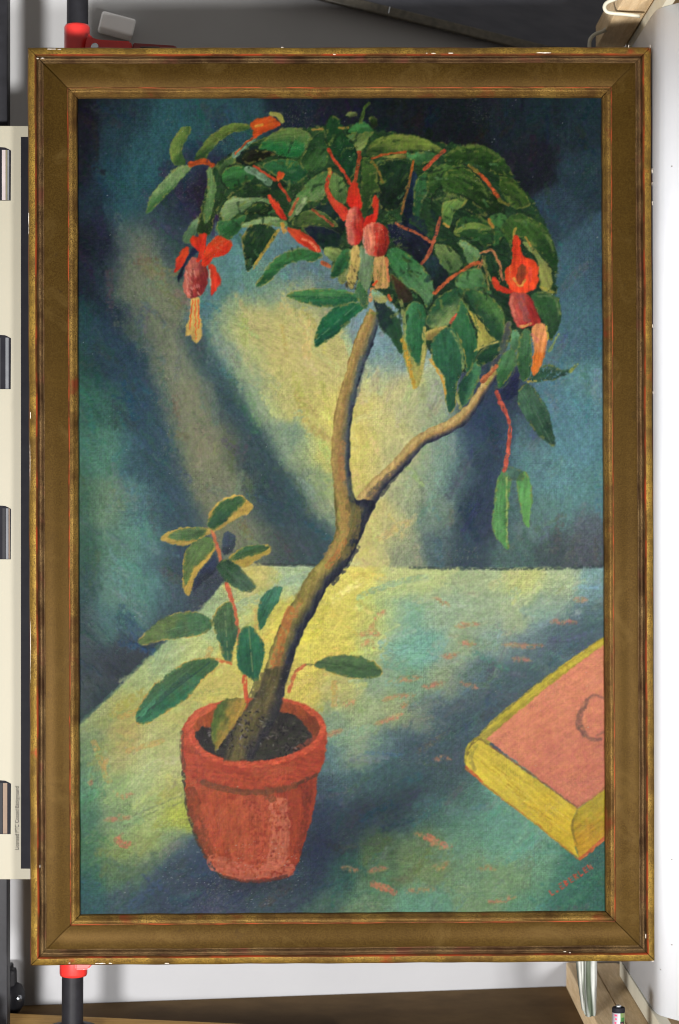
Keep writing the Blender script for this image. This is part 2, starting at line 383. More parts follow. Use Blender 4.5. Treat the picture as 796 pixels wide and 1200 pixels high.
def stroke(pts, wdt, c, c2=None, soft=1.2, op=1.0, dry=0.0, rough=1.0, taper=False):
    NS[0] += 1; s = NS[0]
    p = catmull(pts, False, 6); w = window(p, wdt + 4); x, y = GX[w], GY[w]
    xx = x + rough * 1.8 * (vn(x / 4, y / 4, s) - .5); yy = y + rough * 1.8 * (vn(x / 4, y / 4, s + 9) - .5)
    d = dist(xx, yy, p, False); wl = wdt / 2 * (.75 + .5 * vn(x / 5, y / 5, s + 2))
    if taper:
        t = ((x - p[0, 0]) * (p[-1, 0] - p[0, 0]) + (y - p[0, 1]) * (p[-1, 1] - p[0, 1])) / (np.sum((p[-1] - p[0]) ** 2) + 1e-6)
        wl = wl * (.3 + 1.4 * np.sqrt(np.clip(t * (1 - t), 0, .25)))
    m = np.clip((wl - d) / soft + .5, 0, 1) * op
    if dry: m = m * np.clip((fbm(x / 2.8, y / 2.8, s + 12, 2) - dry) * 3 + .55, 0, 1)
    an = math.atan2(p[-1, 1] - p[0, 1], p[-1, 0] - p[0, 0]); sk = streaks(x, y, an, 9, 1.4, s) - .5
    cc = C(c) * np.ones(x.shape + (1,))
    if c2 is not None:
        q = fbm(x / 4, y / 4, s + 3, 2)[..., None]; q = np.clip((q - .35) * 3, 0, 1); cc = cc * (1 - q) + C(c2) * q
    put(w, m, cc * (1 + .4 * sk[..., None]), .8 + sk)
def haze(x0, y0, rx, ry, ang, c, op):     # a soft scumble
    NS[0] += 1; s = NS[0]
    w = window(np.array([[x0, y0]]), 2.4 * max(rx, ry)); x, y = GX[w] - x0, GY[w] - y0; a = math.radians(ang)
    u = (x * math.cos(a) + y * math.sin(a)) / rx; v = (-x * math.sin(a) + y * math.cos(a)) / ry
    m = np.exp(-(u * u + v * v)) * op * (.6 + .8 * fbm(GX[w] / 5, GY[w] / 5, s, 3)); m = np.clip(m, 0, 1)
    img[w] = img[w] * (1 - m[..., None]) + C(c) * m[..., None]

def field(pts, sig):
    pts = np.array(pts, float); gx = np.linspace(PX0, PX1, 160); gy = np.linspace(PY0, PY1, 244)
    X, Y = np.meshgrid(gx, gy); num = np.zeros(X.shape + (3,)); den = np.zeros(X.shape)
    for x, y, r, g, b in pts:
        d2 = (X - x) ** 2 + (Y - y) ** 2; w = np.exp(-d2 / (2 * sig * sig)) + 1e-5 / (1 + d2 / sig ** 2) ** 2
        num += w[..., None] * np.array([r, g, b]); den += w
    f = num / den[..., None]
    ex = np.clip(f[..., 2] - f[..., 1], 0, None); f[..., 2] -= .48 * ex; f[..., 0] += .26 * ex; f[..., 1] += .06 * ex
    xx = GX + 6 * (fbm(GX / 26, GY / 26, 40, 3) - .5) * 2 + 3.5 * (fbm(GX / 5, GY / 9, 44, 3) - .5) * 2
    yy = GY + 7 * (fbm(GX / 26, GY / 26, 47, 3) - .5) * 2 + 3.5 * (fbm(GX / 5, GY / 9, 49, 3) - .5) * 2
    u = np.clip((xx - PX0) / (PX1 - PX0) * 159, 0, 158.999); v = np.clip((yy - PY0) / (PY1 - PY0) * 243, 0, 242.999)
    i = u.astype(int); j = v.astype(int); fu = (u - i)[..., None]; fv = (v - j)[..., None]
    return (f[j, i] * (1 - fu) + f[j, i + 1] * fu) * (1 - fv) + (f[j + 1, i] * (1 - fu) + f[j + 1, i + 1] * fu) * fv

WALL = [(95,120,14,18,30),(130,125,24,38,54),(150,140,32,58,74),(200,150,40,78,90),(250,125,38,72,84),(290,128,38,70,84),(330,120,22,36,58),(360,140,22,34,58),(400,122,20,28,46),(450,125,18,28,38),(500,130,18,26,38),(550,125,18,28,40),(600,140,22,36,50),(650,125,22,40,54),(700,130,28,48,62),
(95,160,16,22,44),(130,165,30,56,76),(170,180,42,80,94),(95,200,18,26,50),(130,205,30,64,86),(160,210,38,78,94),(215,200,30,52,86),(225,230,28,34,72),(240,225,28,32,70),(205,245,30,48,80),(110,240,22,42,66),(150,240,36,74,94),(180,260,42,66,82),
(95,280,18,26,52),(120,280,20,34,62),(150,270,62,84,88),(170,285,92,102,88),(200,280,42,62,80),(205,310,44,66,82),(95,330,16,30,56),(125,320,32,50,72),(155,325,86,96,80),(185,320,92,104,84),(200,345,92,102,82),(260,330,84,120,116),(275,300,84,124,124),(300,330,94,130,118),(330,280,84,118,128),(350,320,84,116,126),(320,345,120,142,116),(385,330,86,112,124),
(95,380,30,60,66),(130,375,22,44,72),(165,380,66,80,76),(195,375,94,100,80),(240,375,72,104,110),(270,375,112,142,116),(300,380,160,160,110),(340,375,172,168,110),(380,410,172,168,112),(360,345,150,154,110),
(95,420,34,64,60),(130,420,26,50,74),(160,425,30,56,86),(195,420,88,96,80),(225,420,60,82,84),(260,420,84,120,126),(290,420,146,158,116),(330,420,184,175,114),(365,430,184,176,116),(392,440,184,178,118),
(100,470,50,90,80),(140,470,50,84,78),(170,470,36,66,92),(195,470,64,86,86),(215,465,108,112,88),(245,470,80,92,80),(268,470,50,76,88),(295,470,122,146,120),(330,465,176,174,114),(365,470,186,180,112),(388,480,200,190,112),
(95,530,60,100,86),(130,530,74,114,100),(160,530,46,78,98),(185,530,44,76,96),(208,530,88,104,84),(240,530,114,114,88),(268,520,92,98,82),(288,520,52,72,76),(312,530,62,84,88),(335,520,110,136,118),(360,530,142,156,114),(384,530,198,192,110),
(95,590,60,94,76),(130,590,94,124,100),(160,590,74,110,110),(190,590,50,80,100),(215,590,70,90,90),(240,575,106,112,86),(268,575,108,112,90),(300,590,62,78,78),(325,580,44,68,78),(350,570,66,92,94),(372,570,118,140,112),(388,580,150,156,110),
(95,640,50,84,72),(130,640,80,114,100),(160,640,86,126,116),(185,650,68,102,108),(205,655,46,68,96),(235,660,46,60,86),(275,630,106,110,86),(300,640,88,98,84),(330,640,62,76,76),(355,640,54,74,84),(378,620,64,88,94),(390,610,110,128,108),
(95,690,46,76,76),(140,690,86,120,110),(172,690,80,120,114),(200,700,54,80,100),(235,690,44,60,84),(95,740,40,64,76),(130,735,62,98,98),(165,730,74,110,106),(190,740,40,60,80),(95,785,36,56,70),(130,775,28,46,70),(155,760,30,46,70),(95,825,36,58,66),(112,820,30,50,66),
(440,400,108,138,150),(452,425,104,136,146),(432,440,150,158,130),(460,455,176,172,122),(430,470,196,186,116),(420,520,216,202,114),(450,500,186,182,122),(485,470,150,160,126),(505,480,138,152,126),(410,560,208,198,110),(440,540,186,180,118),(470,530,164,166,120),(436,600,196,188,120),(432,650,192,186,126),(500,545,122,144,124),(478,575,134,148,122),(520,530,112,138,126),(510,600,106,126,114),(470,640,132,142,116),(450,620,160,164,118),(540,560,86,112,114),(560,480,44,64,100),(578,500,40,60,96),(555,525,74,100,112),(575,540,44,66,92),(550,620,60,80,90),(560,590,48,68,86),(575,610,44,58,76),(525,640,80,100,104),(545,650,62,82,90),(600,470,40,54,88),(606,500,62,94,114),(605,540,80,116,126),(640,410,72,106,124),(680,400,60,96,120),(690,300,50,80,106),(690,200,32,54,74),(680,150,28,44,60),(620,195,22,30,46),(580,140,22,34,50),(545,150,18,24,36),(650,250,38,60,84),(665,330,58,92,118),(665,370,62,98,122),(690,450,84,124,136),(640,460,74,114,140),(670,480,76,118,142),(680,520,80,124,146),(620,550,86,122,130),(650,560,88,130,140),(690,580,86,126,128),(695,612,80,96,112),(690,645,74,86,98),(650,640,64,80,86),(622,618,90,116,112),(600,650,74,100,96),(640,600,88,122,118),(700,660,70,80,92),(600,600,70,98,100)]
TABLE = [(300,680,186,176,106),(340,676,150,170,132),(285,700,158,168,116),(420,680,212,202,106),(460,676,176,182,124),(500,680,164,174,120),(560,680,150,166,126),(620,680,176,182,120),(660,680,150,166,130),(700,685,112,144,144),
(250,720,140,164,120),(275,730,152,168,116),(300,720,188,182,108),(330,725,206,196,88),(400,710,208,198,98),(430,720,190,186,100),(450,715,150,172,120),(480,720,116,158,132),(520,715,136,160,130),(560,715,140,160,130),(600,720,150,166,130),(640,715,126,150,132),(700,720,84,110,126),
(150,800,146,160,108),(195,755,130,158,116),(220,760,166,174,114),(290,760,200,190,92),(375,750,212,200,90),(400,760,202,192,94),(440,750,164,172,110),(470,755,112,156,136),(500,760,106,150,136),(540,760,134,154,122),(580,750,120,142,130),(620,760,92,112,120),(660,745,76,98,116),(690,745,66,88,112),
(120,840,138,146,96),(150,830,160,160,92),(260,810,188,178,98),(210,830,170,172,108),(350,810,196,182,92),(400,810,168,166,104),(440,800,126,152,122),(480,800,110,146,116),(520,800,128,144,112),(550,795,90,110,110),(580,790,74,96,110),(620,800,64,86,106),
(105,865,110,130,90),(145,860,166,154,90),(190,865,168,172,114),(395,850,118,144,116),(425,840,140,156,116),(460,835,140,150,110),(490,840,106,122,106),(520,835,64,86,106),(560,830,60,80,100),(535,860,52,72,96),
(100,890,84,120,88),(130,890,150,150,94),(170,890,160,168,114),(205,885,166,170,114),(390,885,82,112,116),(415,880,128,146,116),(445,870,92,116,112),(470,875,60,84,104),(500,880,48,68,100),(530,885,54,74,96),
(100,925,76,124,96),(128,925,120,150,98),(165,925,150,166,114),(200,925,160,164,108),(385,925,56,80,100),(420,915,58,86,96),(455,915,54,82,88),(490,920,48,72,84),(525,915,58,78,82),(550,930,74,104,98),
(100,965,58,104,80),(140,960,112,142,100),(175,955,150,166,106),(210,955,168,178,74),(380,960,40,58,90),(420,955,30,46,78),(455,955,40,62,80),(495,950,62,90,86),(530,950,72,104,94),(560,960,88,130,112),(590,950,92,136,120),
(100,1000,58,104,76),(140,1000,118,140,86),(175,990,142,158,96),(198,985,120,144,96),(220,1000,54,78,104),(365,1000,32,48,76),(395,985,30,48,70),(440,985,64,88,62),(490,990,88,116,82),(540,990,94,134,110),(590,985,98,144,122),(625,990,102,146,122),
(100,1032,44,90,80),(140,1025,74,104,78),(175,1015,84,108,92),(205,1025,48,70,104),(240,1040,44,62,102),(360,1030,46,68,84),(400,1025,44,76,70),(440,1025,74,106,76),(500,1025,100,126,86),(550,1025,104,142,108),(600,1025,110,148,106),(635,1025,98,144,112),(665,1030,66,112,96),(695,1020,54,94,86),
(100,1060,44,80,90),(150,1058,50,76,96),(200,1060,44,66,100),(260,1060,50,66,106),(320,1055,60,80,92),(380,1060,70,96,86),(430,1058,94,130,100),(500,1060,94,140,116),(560,1055,110,146,106),(620,1060,88,134,106),(660,1060,60,106,92),(700,1055,58,104,92)]
img[:] = field(WALL, 12.5)
LIGHTER = 1 + .13 * (streaks(GX, GY, math.radians(62), 26, 2.4, 77) - .5)[..., None] + .09 * (streaks(GX, GY, math.radians(118), 20, 2.0, 79) - .5)[..., None]
img[:] *= LIGHTER
def band(pts, wdt, c, op, soft):           # a broad blended sweep of the brush
    stroke(pts, wdt, c, op=op, soft=soft, rough=2.5)
band([(118,395),(150,440),(180,505),(205,575),(228,650)], 40, (42,66,82), .6, 22)
band([(176,330),(196,395),(216,450),(238,515),(262,580),(292,640)], 50, (106,116,98), .58, 30); band([(206,410),(222,460),(244,530)], 24, (124,126,104), .45, 18)
band([(224,392),(256,440),(288,492),(320,550),(352,602),(384,646)], 24, (50,70,76), .68, 20)
band([(330,585),(352,622),(372,648)], 44, (50,72,80), .55, 26)
band([(588,455),(572,520),(560,590),(548,660)], 40, (42,60,76), .6, 24)
band([(285,385),(330,400),(380,420)], 60, (178,170,112), .6, 34); band([(460,455),(480,500),(462,560),(450,620)], 46, (176,172,124), .5, 40); band([(398,470),(420,520),(424,580),(430,640)], 34, (204,192,114), .5, 26)
band([(262,400),(300,465),(345,540),(378,590)], 22, (138,154,122), .5, 22)
# scumbled, broken paint on the upper left
for (x, y, rx, ry, a, c, o) in [(176,330,26,60,-18,(112,114,92),.35),(232,510,26,70,-20,(128,124,98),.4),(300,555,14,40,-38,(34,54,62),.45),(275,480,12,44,-34,(44,66,78),.5),(320,600,24,30,-40,(40,62,72),.4),(340,640,34,14,0,(66,76,74),.4),(270,620,30,26,0,(116,114,88),.35),(575,570,16,70,12,(40,54,80),.45),(560,500,18,34,30,(38,56,92),.4),(690,640,26,20,0,(78,84,96),.4),(610,655,90,8,0,(62,80,82),.35)]:
    haze(x, y, rx, ry, a, c, o)
tb = (field(TABLE, 12.5) * 1.03 + 3) * (1 + .13 * (streaks(GX, GY, math.radians(-30), 24, 2.4, 91) - .5)[..., None] + .10 * (streaks(GX, GY, math.radians(8), 16, 2.0, 93) - .5)[..., None])
tp = catmull([(80, 862), (92, 850), (130, 815), (160, 785), (190, 755), (222, 727), (250, 697), (266, 678), (284, 664), (296, 662.5)], False, 4)
tp = np.vstack([tp, [[400, 664], [500, 665], [600, 666], [720, 664], [720, 1090], [80, 1090]]])
xx = GX + 2.4 * (vn(GX / 5, GY / 5, 3) - .5); yy = GY + 2.4 * (vn(GX / 5, GY / 5, 8) - .5)
tm = np.clip(.5 - dist(xx, yy, tp, True) * np.where(inside(xx, yy, tp), -1, 1) / 3.0, 0, 1)[..., None]
img[:] = img * (1 - tm) + tb * tm
band([(388,968),(450,925),(520,872),(600,808),(700,740)], 48, (64,90,94), .5, 40); band([(380,985),(420,958),(470,940)], 40, (38,52,62), .55, 26)
band([(190,1035),(225,1012),(262,1040),(330,1052)], 36, (52,68,82), .6, 22)
band([(330,700),(352,760),(380,745),(402,700)], 26, (202,194,106), .35, 24); band([(270,790),(240,800),(200,845)], 30, (184,176,100), .4, 24)
stroke([(480, 665), (520, 666), (600, 667), (660, 666), (706, 664)], 3.0, (40, 54, 60), op=.7, dry=.34, soft=2)
stroke([(300, 661), (340, 662), (372, 662)], 3.0, (54, 62, 58), op=.6, dry=.4)
stroke([(96, 846), (140, 804), (186, 757), (230, 716)], 4, (84, 120, 100), op=.45, dry=.42)
for q in [((340, 676), (300, 700), (262, 716)), ((360, 672), (322, 690), (300, 706))]: stroke(q, 8, (140, 168, 140), op=.5, dry=.4)
stroke([(420, 700), (460, 684), (500, 676)], 7, (128, 168, 136), op=.55, dry=.4)
haze(700, 1040, 34, 34, 0, (56, 100, 90), .6); haze(670, 1055, 40, 14, -38, (58, 104, 92), .5)

# broken brushwork over the ground colours
def brush(n, seed):
    r_ = np.random.default_rng(seed)
    for i in range(n):
        x, y = 90 + 620 * r_.random(), 112 + 955 * r_.random(); i_, j_ = min(max(int((y - PY0) * K), 0), PH - 1), min(max(int((x - PX0) * K), 0), PW - 1)
        tbl = tm[i_, j_, 0] > .5; a = math.radians((-28 if tbl else (60 if x < 420 else 100)) + r_.normal(0, 26)); l = 7 + 15 * r_.random()
        dx, dy = l * math.cos(a), l * math.sin(a)
        if (tm[min(max(int((y + dy - PY0) * K), 0), PH - 1), min(max(int((x + dx - PX0) * K), 0), PW - 1), 0] > .5) != tbl: continue
        c = img[i_, j_] * (1 + .20 * (r_.random() - .5)) + r_.normal(0, 1, 3) * np.array([7, 5, 7])
        stroke([(x - dx, y - dy), (x + 2 * (r_.random() - .5), y + 2 * (r_.random() - .5)), (x + dx, y + dy)], 4 + 7 * r_.random(), c, op=.62, dry=.46, soft=2.5)
brush(1500, 5)

# pink and orange dashes on the table
PINK = [((438,728),(446,719),(452,716)),((422,744),(436,741),(446,743)),((424,756),(432,752),(440,759)),((434,738),(438,730)),((509,701),(518,705),(527,710)),((533,733),(548,732),(561,731)),((539,753),(558,754)),((517,770),(528,769),(538,765)),((456,799),(475,796),(494,794)),((496,805),(508,803),(521,800)),((448,821),(468,816),(486,814)),((470,829),(478,822)),((440,849),(456,843),(472,837)),((402,827),(410,823),(418,822)),((589,755),(612,757),(637,757)),((645,729),(662,728),(677,730)),((673,702),(688,703)),((508,890),(520,888),(529,890)),((600,772),(624,774)),((540,800),(560,806)),
        ((486,977),(500,981),(512,985)),((505,990),(520,992),(532,990)),((508,1016),(517,1018),(526,1010)),((560,1018),(572,1016),(581,1019)),((432,1021),(446,1018),(454,1018)),((438,1036),(448,1040),(460,1044)),((476,1045),(494,1043),(510,1042)),((572,1057),(586,1056),(604,1051)),((400,1017),(420,1020)),((134,928),(142,933),(156,931)),((122,961),(138,959),(154,958)),((142,976),(140,986),(150,990)),((134,988),(144,984)),((108,915),(104,920)),((384,862),(396,857),(402,856)),((376,864),(388,858))]
for i, q in enumerate(PINK): stroke(q, 8 if i in (1, 25) else 6.5, (194, 122, 92) if i % 3 else (202, 112, 96), (166, 136, 92), op=.58, dry=.42, taper=True, soft=3.2)
for q in [((436,1036),(450,1040),(462,1046)),((138,984),(144,990),(150,988)),((500,980),(520,990))]: stroke(q, 8, (206,110,92), op=.55, dry=.36)
for q in [((124,890),(122,905),(128,915)),((140,840),(170,832)),((110,870),(122,900)),((150,880),(190,868)),((392,800),(392,826)),((240,780),(246,760)),((300,715),(302,735))]: stroke(q, 7, (196,150,82), op=.45, dry=.42)
for q in [((150,958),(180,946),(218,930)),((146,968),(178,952),(214,940))]: stroke(q, 2, (104,112,84), op=.5, dry=.42)

# --- trunk and branch of the painted tree
TL = [(433,362),(420,388),(411,414),(402.5,446),(394,475),(389,513),(388,539.5),(391,571.6),(394,612),(392,630),(379,653),(362,672),(352,690),(339,712.5),(327,736),(317.7,760),(310.6,784),(303.4,808),(291.5,824.7),(279.5,841),(272,858),(264,886)]
TR_up = [(446,370),(437.5,402.5),(426,431.6),(417,466.6),(412.7,490),(411,507),(410,542),(412.7,566),(417,586)]
TR_lo = [(440,589),(428,617),(420,637),(408,661),(396.5,674),(382,691),(370,715),(358,736),(349,758),(341.6,779),(334,803),(332,822),(327,836.6),(322,852),(318,884)]
BU = [(417,585),(431,567),(451,549),(479,519),(500,503.5),(528,491),(547.6,473.6),(564,449.5),(577,429)]
BL = [(441,590),(453.5,569),(478,545),(498,522),(510,517),(530,507),(548.6,494.7),(562.7,474),(574.8,454),(586,440)]
def limb(left, right, ramp, seed, soft=1.6):
    l, r = catmull(left, False, 4), catmull(right, False, 4)
    p = np.vstack([l, r[::-1]]); w = window(p, 5); x, y = GX[w], GY[w]
    xx = x + 2.2 * (vn(x / 5, y / 5, seed) - .5); yy = y + 2.2 * (vn(x / 5, y / 5, seed + 9) - .5)
    sd = dist(xx, yy, p, True) * np.where(inside(xx, yy, p), -1, 1)
    dl, dr = dist(x, y, l, False), dist(x, y, r, False); t = dl / (dl + dr + 1e-6) + .22 * (fbm(x / 8, y / 14, seed + 2, 3) - .5)
    pos = [a for a, _ in ramp]; cs = np.array([b for _, b in ramp], float)
    colr = np.stack([np.interp(t, pos, cs[:, k]) for k in range(3)], -1)
    colr *= (1 + .26 * (fbm(x / 2.2, y / 4, seed + 4, 3) - .5))[..., None]
    colr += (streaks(x, y, math.radians(105), 20, 2.0, seed) - .5)[..., None] * np.array([44, 36, 22])
    put(w, np.clip(.5 - sd / soft, 0, 1), colr, .6 + .8 * (fbm(x / 3, y / 3, seed, 2) - .5)); return w
UP = [(0, (128,106,62)), (.12, (160,138,82)), (.40, (144,118,72)), (.64, (112,106,78)), (.82, (66,76,82)), (1, (32,38,52))]
LO = [(0, (92,86,46)), (.14, (156,146,78)), (.42, (138,124,68)), (.62, (96,90,58)), (.78, (40,46,58)), (1, (18,24,42))]
k = 9
limb(BU, BL, [(0, (160,138,88)), (.25, (186,162,106)), (.55, (152,124,78)), (.75, (80,74,70)), (.9, (40,46,62)), (1, (30,36,56))], 300)
limb(TL[:k + 1], TR_up + [(436, 592), (424, 625)], UP, 310)
limb(TL[7:], TR_up[-1:] + TR_lo, LO, 320)
for q, wd_, c, o in [([(404,590),(404,612),(400,630),(386,652)], 13, (152,122,72), .75), ([(399,560),(402,590),(406,606)], 14, (148,118,70), .6), ([(412,594),(418,606),(414,630),(402,652)], 12, (104,94,54), .7), ([(404,634),(394,652),(384,664)], 7, (170,112,62), .7),
                   ([(340,716),(334,736),(328,758),(322,780)], 11, (170,100,54), .75), ([(352,704),(346,722)], 6, (176,116,66), .6), ([(330,770),(322,800)], 12, (120,92,52), .5), ([(402,520),(400,545),(402,560)], 8, (160,112,70), .55), ([(366,676),(352,700)], 12, (126,116,58), .6),
                   ([(432,580),(446,566),(466,548),(486,530)], 5, (60,66,74), .5), ([(426,420),(420,446),(414,470)], 9, (74,86,92), .55), ([(410,560),(414,590),(410,616)], 5, (92,96,64), .5), ([(420,640),(406,664),(390,684)], 5, (24,30,48), .7), ([(478,542),(462,560),(446,582)], 4, (26,30,48), .6)]:
    stroke(q, wd_, c, op=o, dry=.36)
stroke([(310,800),(292,840),(280,870)], 22, (72,66,44), (56,52,42), op=.65, dry=.3)
stroke([(330,800),(322,826),(312,850)], 9, (30,32,40), op=.7, dry=.3)

# --- terracotta pot
body = [(222,900),(218,912),(218,925),(221,949),(233,985),(249,1013),(264,1028),(297,1034),(337,1028),(349,1010),(361,973),(369,941),(371,915),(368,900),(300,905)]
haze(300, 1036, 60, 10, 0, (40,46,60), .7); haze(374, 990, 16, 50, 8, (34,46,74), .7); haze(240, 1010, 26, 20, 40, (50,66,96), .5)
stroke([(216,905),(221,948),(233,985),(248,1012),(262,1027)], 6, (52,48,40), op=.85, dry=.3)
blob(body, (168,74,50), (146,56,40), ax=(1, .2), ang=math.radians(80), st=.16, rough=1.2)
for q, wd_, c, o in [([(225,930),(232,965),(246,1000)], 16, (116,58,34), .7), ([(300,940),(298,975),(296,1010)], 46, (188,92,68), .6), ([(326,944),(330,980),(322,1010)], 22, (196,112,92), .75), ([(346,930),(350,965),(342,1005)], 14, (160,66,42), .6), ([(250,1010),(290,1022),(336,1018)], 18, (192,104,88), .75), ([(268,950),(272,990)], 22, (172,86,54), .45), ([(240,948),(252,990)], 14, (180,80,56), .45), ([(362,925),(358,960),(348,1000)], 8, (110,44,32), .7), ([(262,1028),(300,1033),(336,1027)], 4, (70,46,42), .7)]:
    stroke(q, wd_, c, op=o, dry=.38)
rim = [(213,862),(215,850),(228,834),(250,824),(288,818),(331,818),(360,827),(377,842),(383,860),(381,884),(374,906),(356,915),(331,923),(305,927),(275,927),(245,920),(220,909),(213,896)]
blob(rim, (184,78,56), (160,62,44), ax=(.2, 1), ang=math.radians(8), st=.16)
opening = [(226,858),(230,842),(248,828),(288,822),(331,822),(356,829),(371,842),(375,857),(366,871),(346,882),(316,890),(285,892),(256,887),(236,876)]
blob(opening, (150,72,40), (120,56,34), st=.2, ang=1.2)
blob([(229,866),(236,852),(252,852),(280,852),(318,836),(344,838),(362,856),(366,868),(346,881),(316,889),(285,891),(256,886),(238,877)], (38,36,36), (44,44,40), st=.3, rough=1.6)
blob([(290,866),(330,866),(360,862),(366,868),(346,881),(316,889),(290,890)], (58,54,42), (50,50,44), st=.3, op=.7)
stroke([(224,856),(228,868),(238,882),(258,891),(285,896),(316,894),(346,886),(368,873),(378,857),(374,841),(358,829)], 6.5, (204,90,66), (182,70,50), op=.9, dry=.2)
stroke([(222,852),(232,838),(250,828)], 8, (200,92,68), op=.8, dry=.25)
stroke([(214,858),(213,880),(216,900)], 5, (84,62,48), op=.6, dry=.35)
stroke([(238,917),(260,924),(290,928),(320,927),(346,920)], 7, (108,66,40), (90,64,42), op=.7, dry=.25)
stroke([(312,926),(318,936)], 10, (110,66,38), op=.7, dry=.3); stroke([(350,918),(370,908)], 4, (70,48,34), op=.7, dry=.35)
for q, c in [([(226,890),(250,908),(290,916),(330,912)], (194,84,58)), ([(300,904),(340,900)], (180,92,64)), ([(350,880),(372,868)], (176,76,56))]: stroke(q, 14, c, op=.45, dry=.4)
limb([(310.6,784),(303.4,808),(291.5,824.7),(279.5,841),(272,858),(262,892)], [(341.6,779),(334,803),(331,822),(326,838),(316,856),(296,890)], [(0,(66,62,46)),(.3,(96,88,52)),(.6,(84,76,50)),(.85,(40,40,46)),(1,(28,30,40))], 340, 3.0)
for i in range(150):                                     # crumbs of soil and thick dabs at the trunk's foot
    a = rng.random() * 2 * math.pi; r = math.sqrt(rng.random()); x = 300 + 62 * r * math.cos(a); y = 864 + 24 * r * math.sin(a) - (10 if 270 < x < 320 else 0)
    g = rng.random(); stroke([(x, y), (x + rng.normal(0, 2.2), y + rng.normal(0, 1.6))], 1.7, (20,20,24) if g < .5 else ((78,74,70) if g < .88 else (118,114,112)), op=.8, soft=.9)
for i in range(46):
    y = 770 + 90 * rng.random(); x = 335 - (y - 770) * .45 + rng.normal(0, 10); stroke([(x, y), (x + rng.normal(0, 1.5), y + 1)], 1.2, (128,124,104), op=.45, soft=.9)

# --- book
blob([(545,896),(547,874),(561,861),(581,841),(641,793),(718,741),(718,770),(640,820),(573,872),(560,900)], (186,166,56), (172,160,64), ang=-.65, sharp=False, rough=.8)
blob([(570,866),(638,808),(718,747),(718,920),(677,947)], (210,130,106), (200,118,100), ang=-.6, st=.07, sharp=True, rough=.8)
blob([(546,898),(549,877),(561,866),(573,873),(625,910),(677,947),(669,968),(674,992),(679,1007),(620,960),(575,926)], (208,188,70), (210,182,58), ang=.62, st=.13, rough=.8, sharp=True)
blob([(677,947),(718,918),(718,972),(679,1007),(673,988),(669,968)], (180,160,48), (196,152,48), ang=-.7, st=.12, sharp=True, rough=.8)
for i in range(14):
    t = rng.random(); o = 6 + 34 * rng.random(); x = 560 + 90 * t; y = 878 + 62 * t + o * .62
    stroke([(x, y), (x + 22, y + 16)], 1.3, (226,204,96) if i % 2 else (176,146,36), op=.6, dry=.35)
stroke([(548,884),(552,874),(562,867),(572,872)], 2.4, (120,108,50), op=.8, dry=.3); stroke([(558,874),(552,888),(556,902)], 6, (140,132,66), op=.55, dry=.35)
stroke([(575,874),(625,909),(676,946)], 2.2, (124,84,56), op=.8, dry=.3)
stroke([(546,901),(585,933),(630,967),(678,1007)], 2.0, (176,130,52), (190,112,56), op=.7, dry=.25); stroke([(546,899),(566,916)], 3, (206,92,58), op=.8, dry=.25)
stroke([(680,1006),(696,993),(714,977)], 4, (214,104,66), op=.9, dry=.2); stroke([(677,950),(671,968),(676,992)], 2.4, (128,112,44), op=.7, dry=.3)
stroke([(581,846),(640,799),(712,750)], 5, (200,186,66), op=.6, dry=.35); stroke([(676,946),(714,920)], 2.5, (150,100,64), op=.6, dry=.35)
stroke([(564,858),(600,826),(640,792)], 2.5, (96,98,70), op=.5, dry=.42)
for q, wd_, o in [([(688,822),(681,834),(679,848),(685,862)], 7, .75), ([(685,858),(692,866),(704,866)], 4, .65), ([(688,820),(697,815),(712,820)], 3.2, .6), ([(676,840),(680,832)], 2, .5), ([(700,862),(712,856)], 2.5, .5)]: stroke(q, wd_, (96,76,64), (130,90,76), op=o, dry=.28, soft=2.2)

# --- signature: small red capitals climbing to the right
GL = {'L': [((0,0),(0,1)),((0,1),(.6,1))], 'E': [((0,0),(0,1)),((0,0),(.6,0)),((0,.5),(.5,.5)),((0,1),(.6,1))], 'B': [((0,0),(0,1)),((0,0),(.55,.25)),((.55,.25),(0,.5)),((0,.5),(.6,.75)),((.6,.75),(0,1))],
      'R': [((0,0),(0,1)),((0,0),(.6,.25)),((.6,.25),(0,.5)),((.1,.5),(.6,1))], 'N': [((0,0),(0,1)),((0,0),(.6,1)),((.6,1),(.6,0))], '.': [((0,.95),(.15,1))]}
ca, sa = math.cos(-.57), math.sin(-.57)
for i, ch in enumerate('L.EBERLEN'):
    bx, by = 644 + i * 5.6, 1044 - i * 3.75
    for a, b in GL[ch]:
        stroke([(bx + (x * 5 * ca - y * 6 * sa), by + (x * 5 * sa + y * 6 * ca)) for x, y in (a, b)], 2.6 if ch == '.' else 1.35, (206,72,56), op=.72 if i % 3 else .9, soft=1.0, rough=.6, dry=.22)

# --- crown: a dark mass first, then leaf by leaf
DK = (28, 52, 34)
blob([(250,200),(300,165),(360,150),(420,148),(500,165),(560,175),(600,205),(640,265),(652,330),(640,385),(600,400),(560,430),(520,430),(480,380),(440,340),(400,320),(370,285),(320,262),(262,262)], (34,62,36), (28,52,36), rough=2.5, st=.35, soft=3)
for q, c in [([(455,264),(480,262),(506,285),(500,316),(470,300)], (26,34,50)), ([(474,205),(488,205),(484,250),(472,262)], (26,42,60)), ([(496,300),(520,306),(524,330),(506,345),(496,330)], (28,46,50)), ([(556,336),(572,344),(576,366),(562,360)], (26,40,56)), ([(352,262),(372,240),(400,240),(404,270),(380,290)], (26,44,40)), ([(300,196),(326,196),(340,214),(318,222)], (30,60,40)), ([(266,182),(300,172),(318,180),(290,194)], (26,40,36))]: blob(q, c, st=.3, rough=1.5)
OC = (150,132,62)
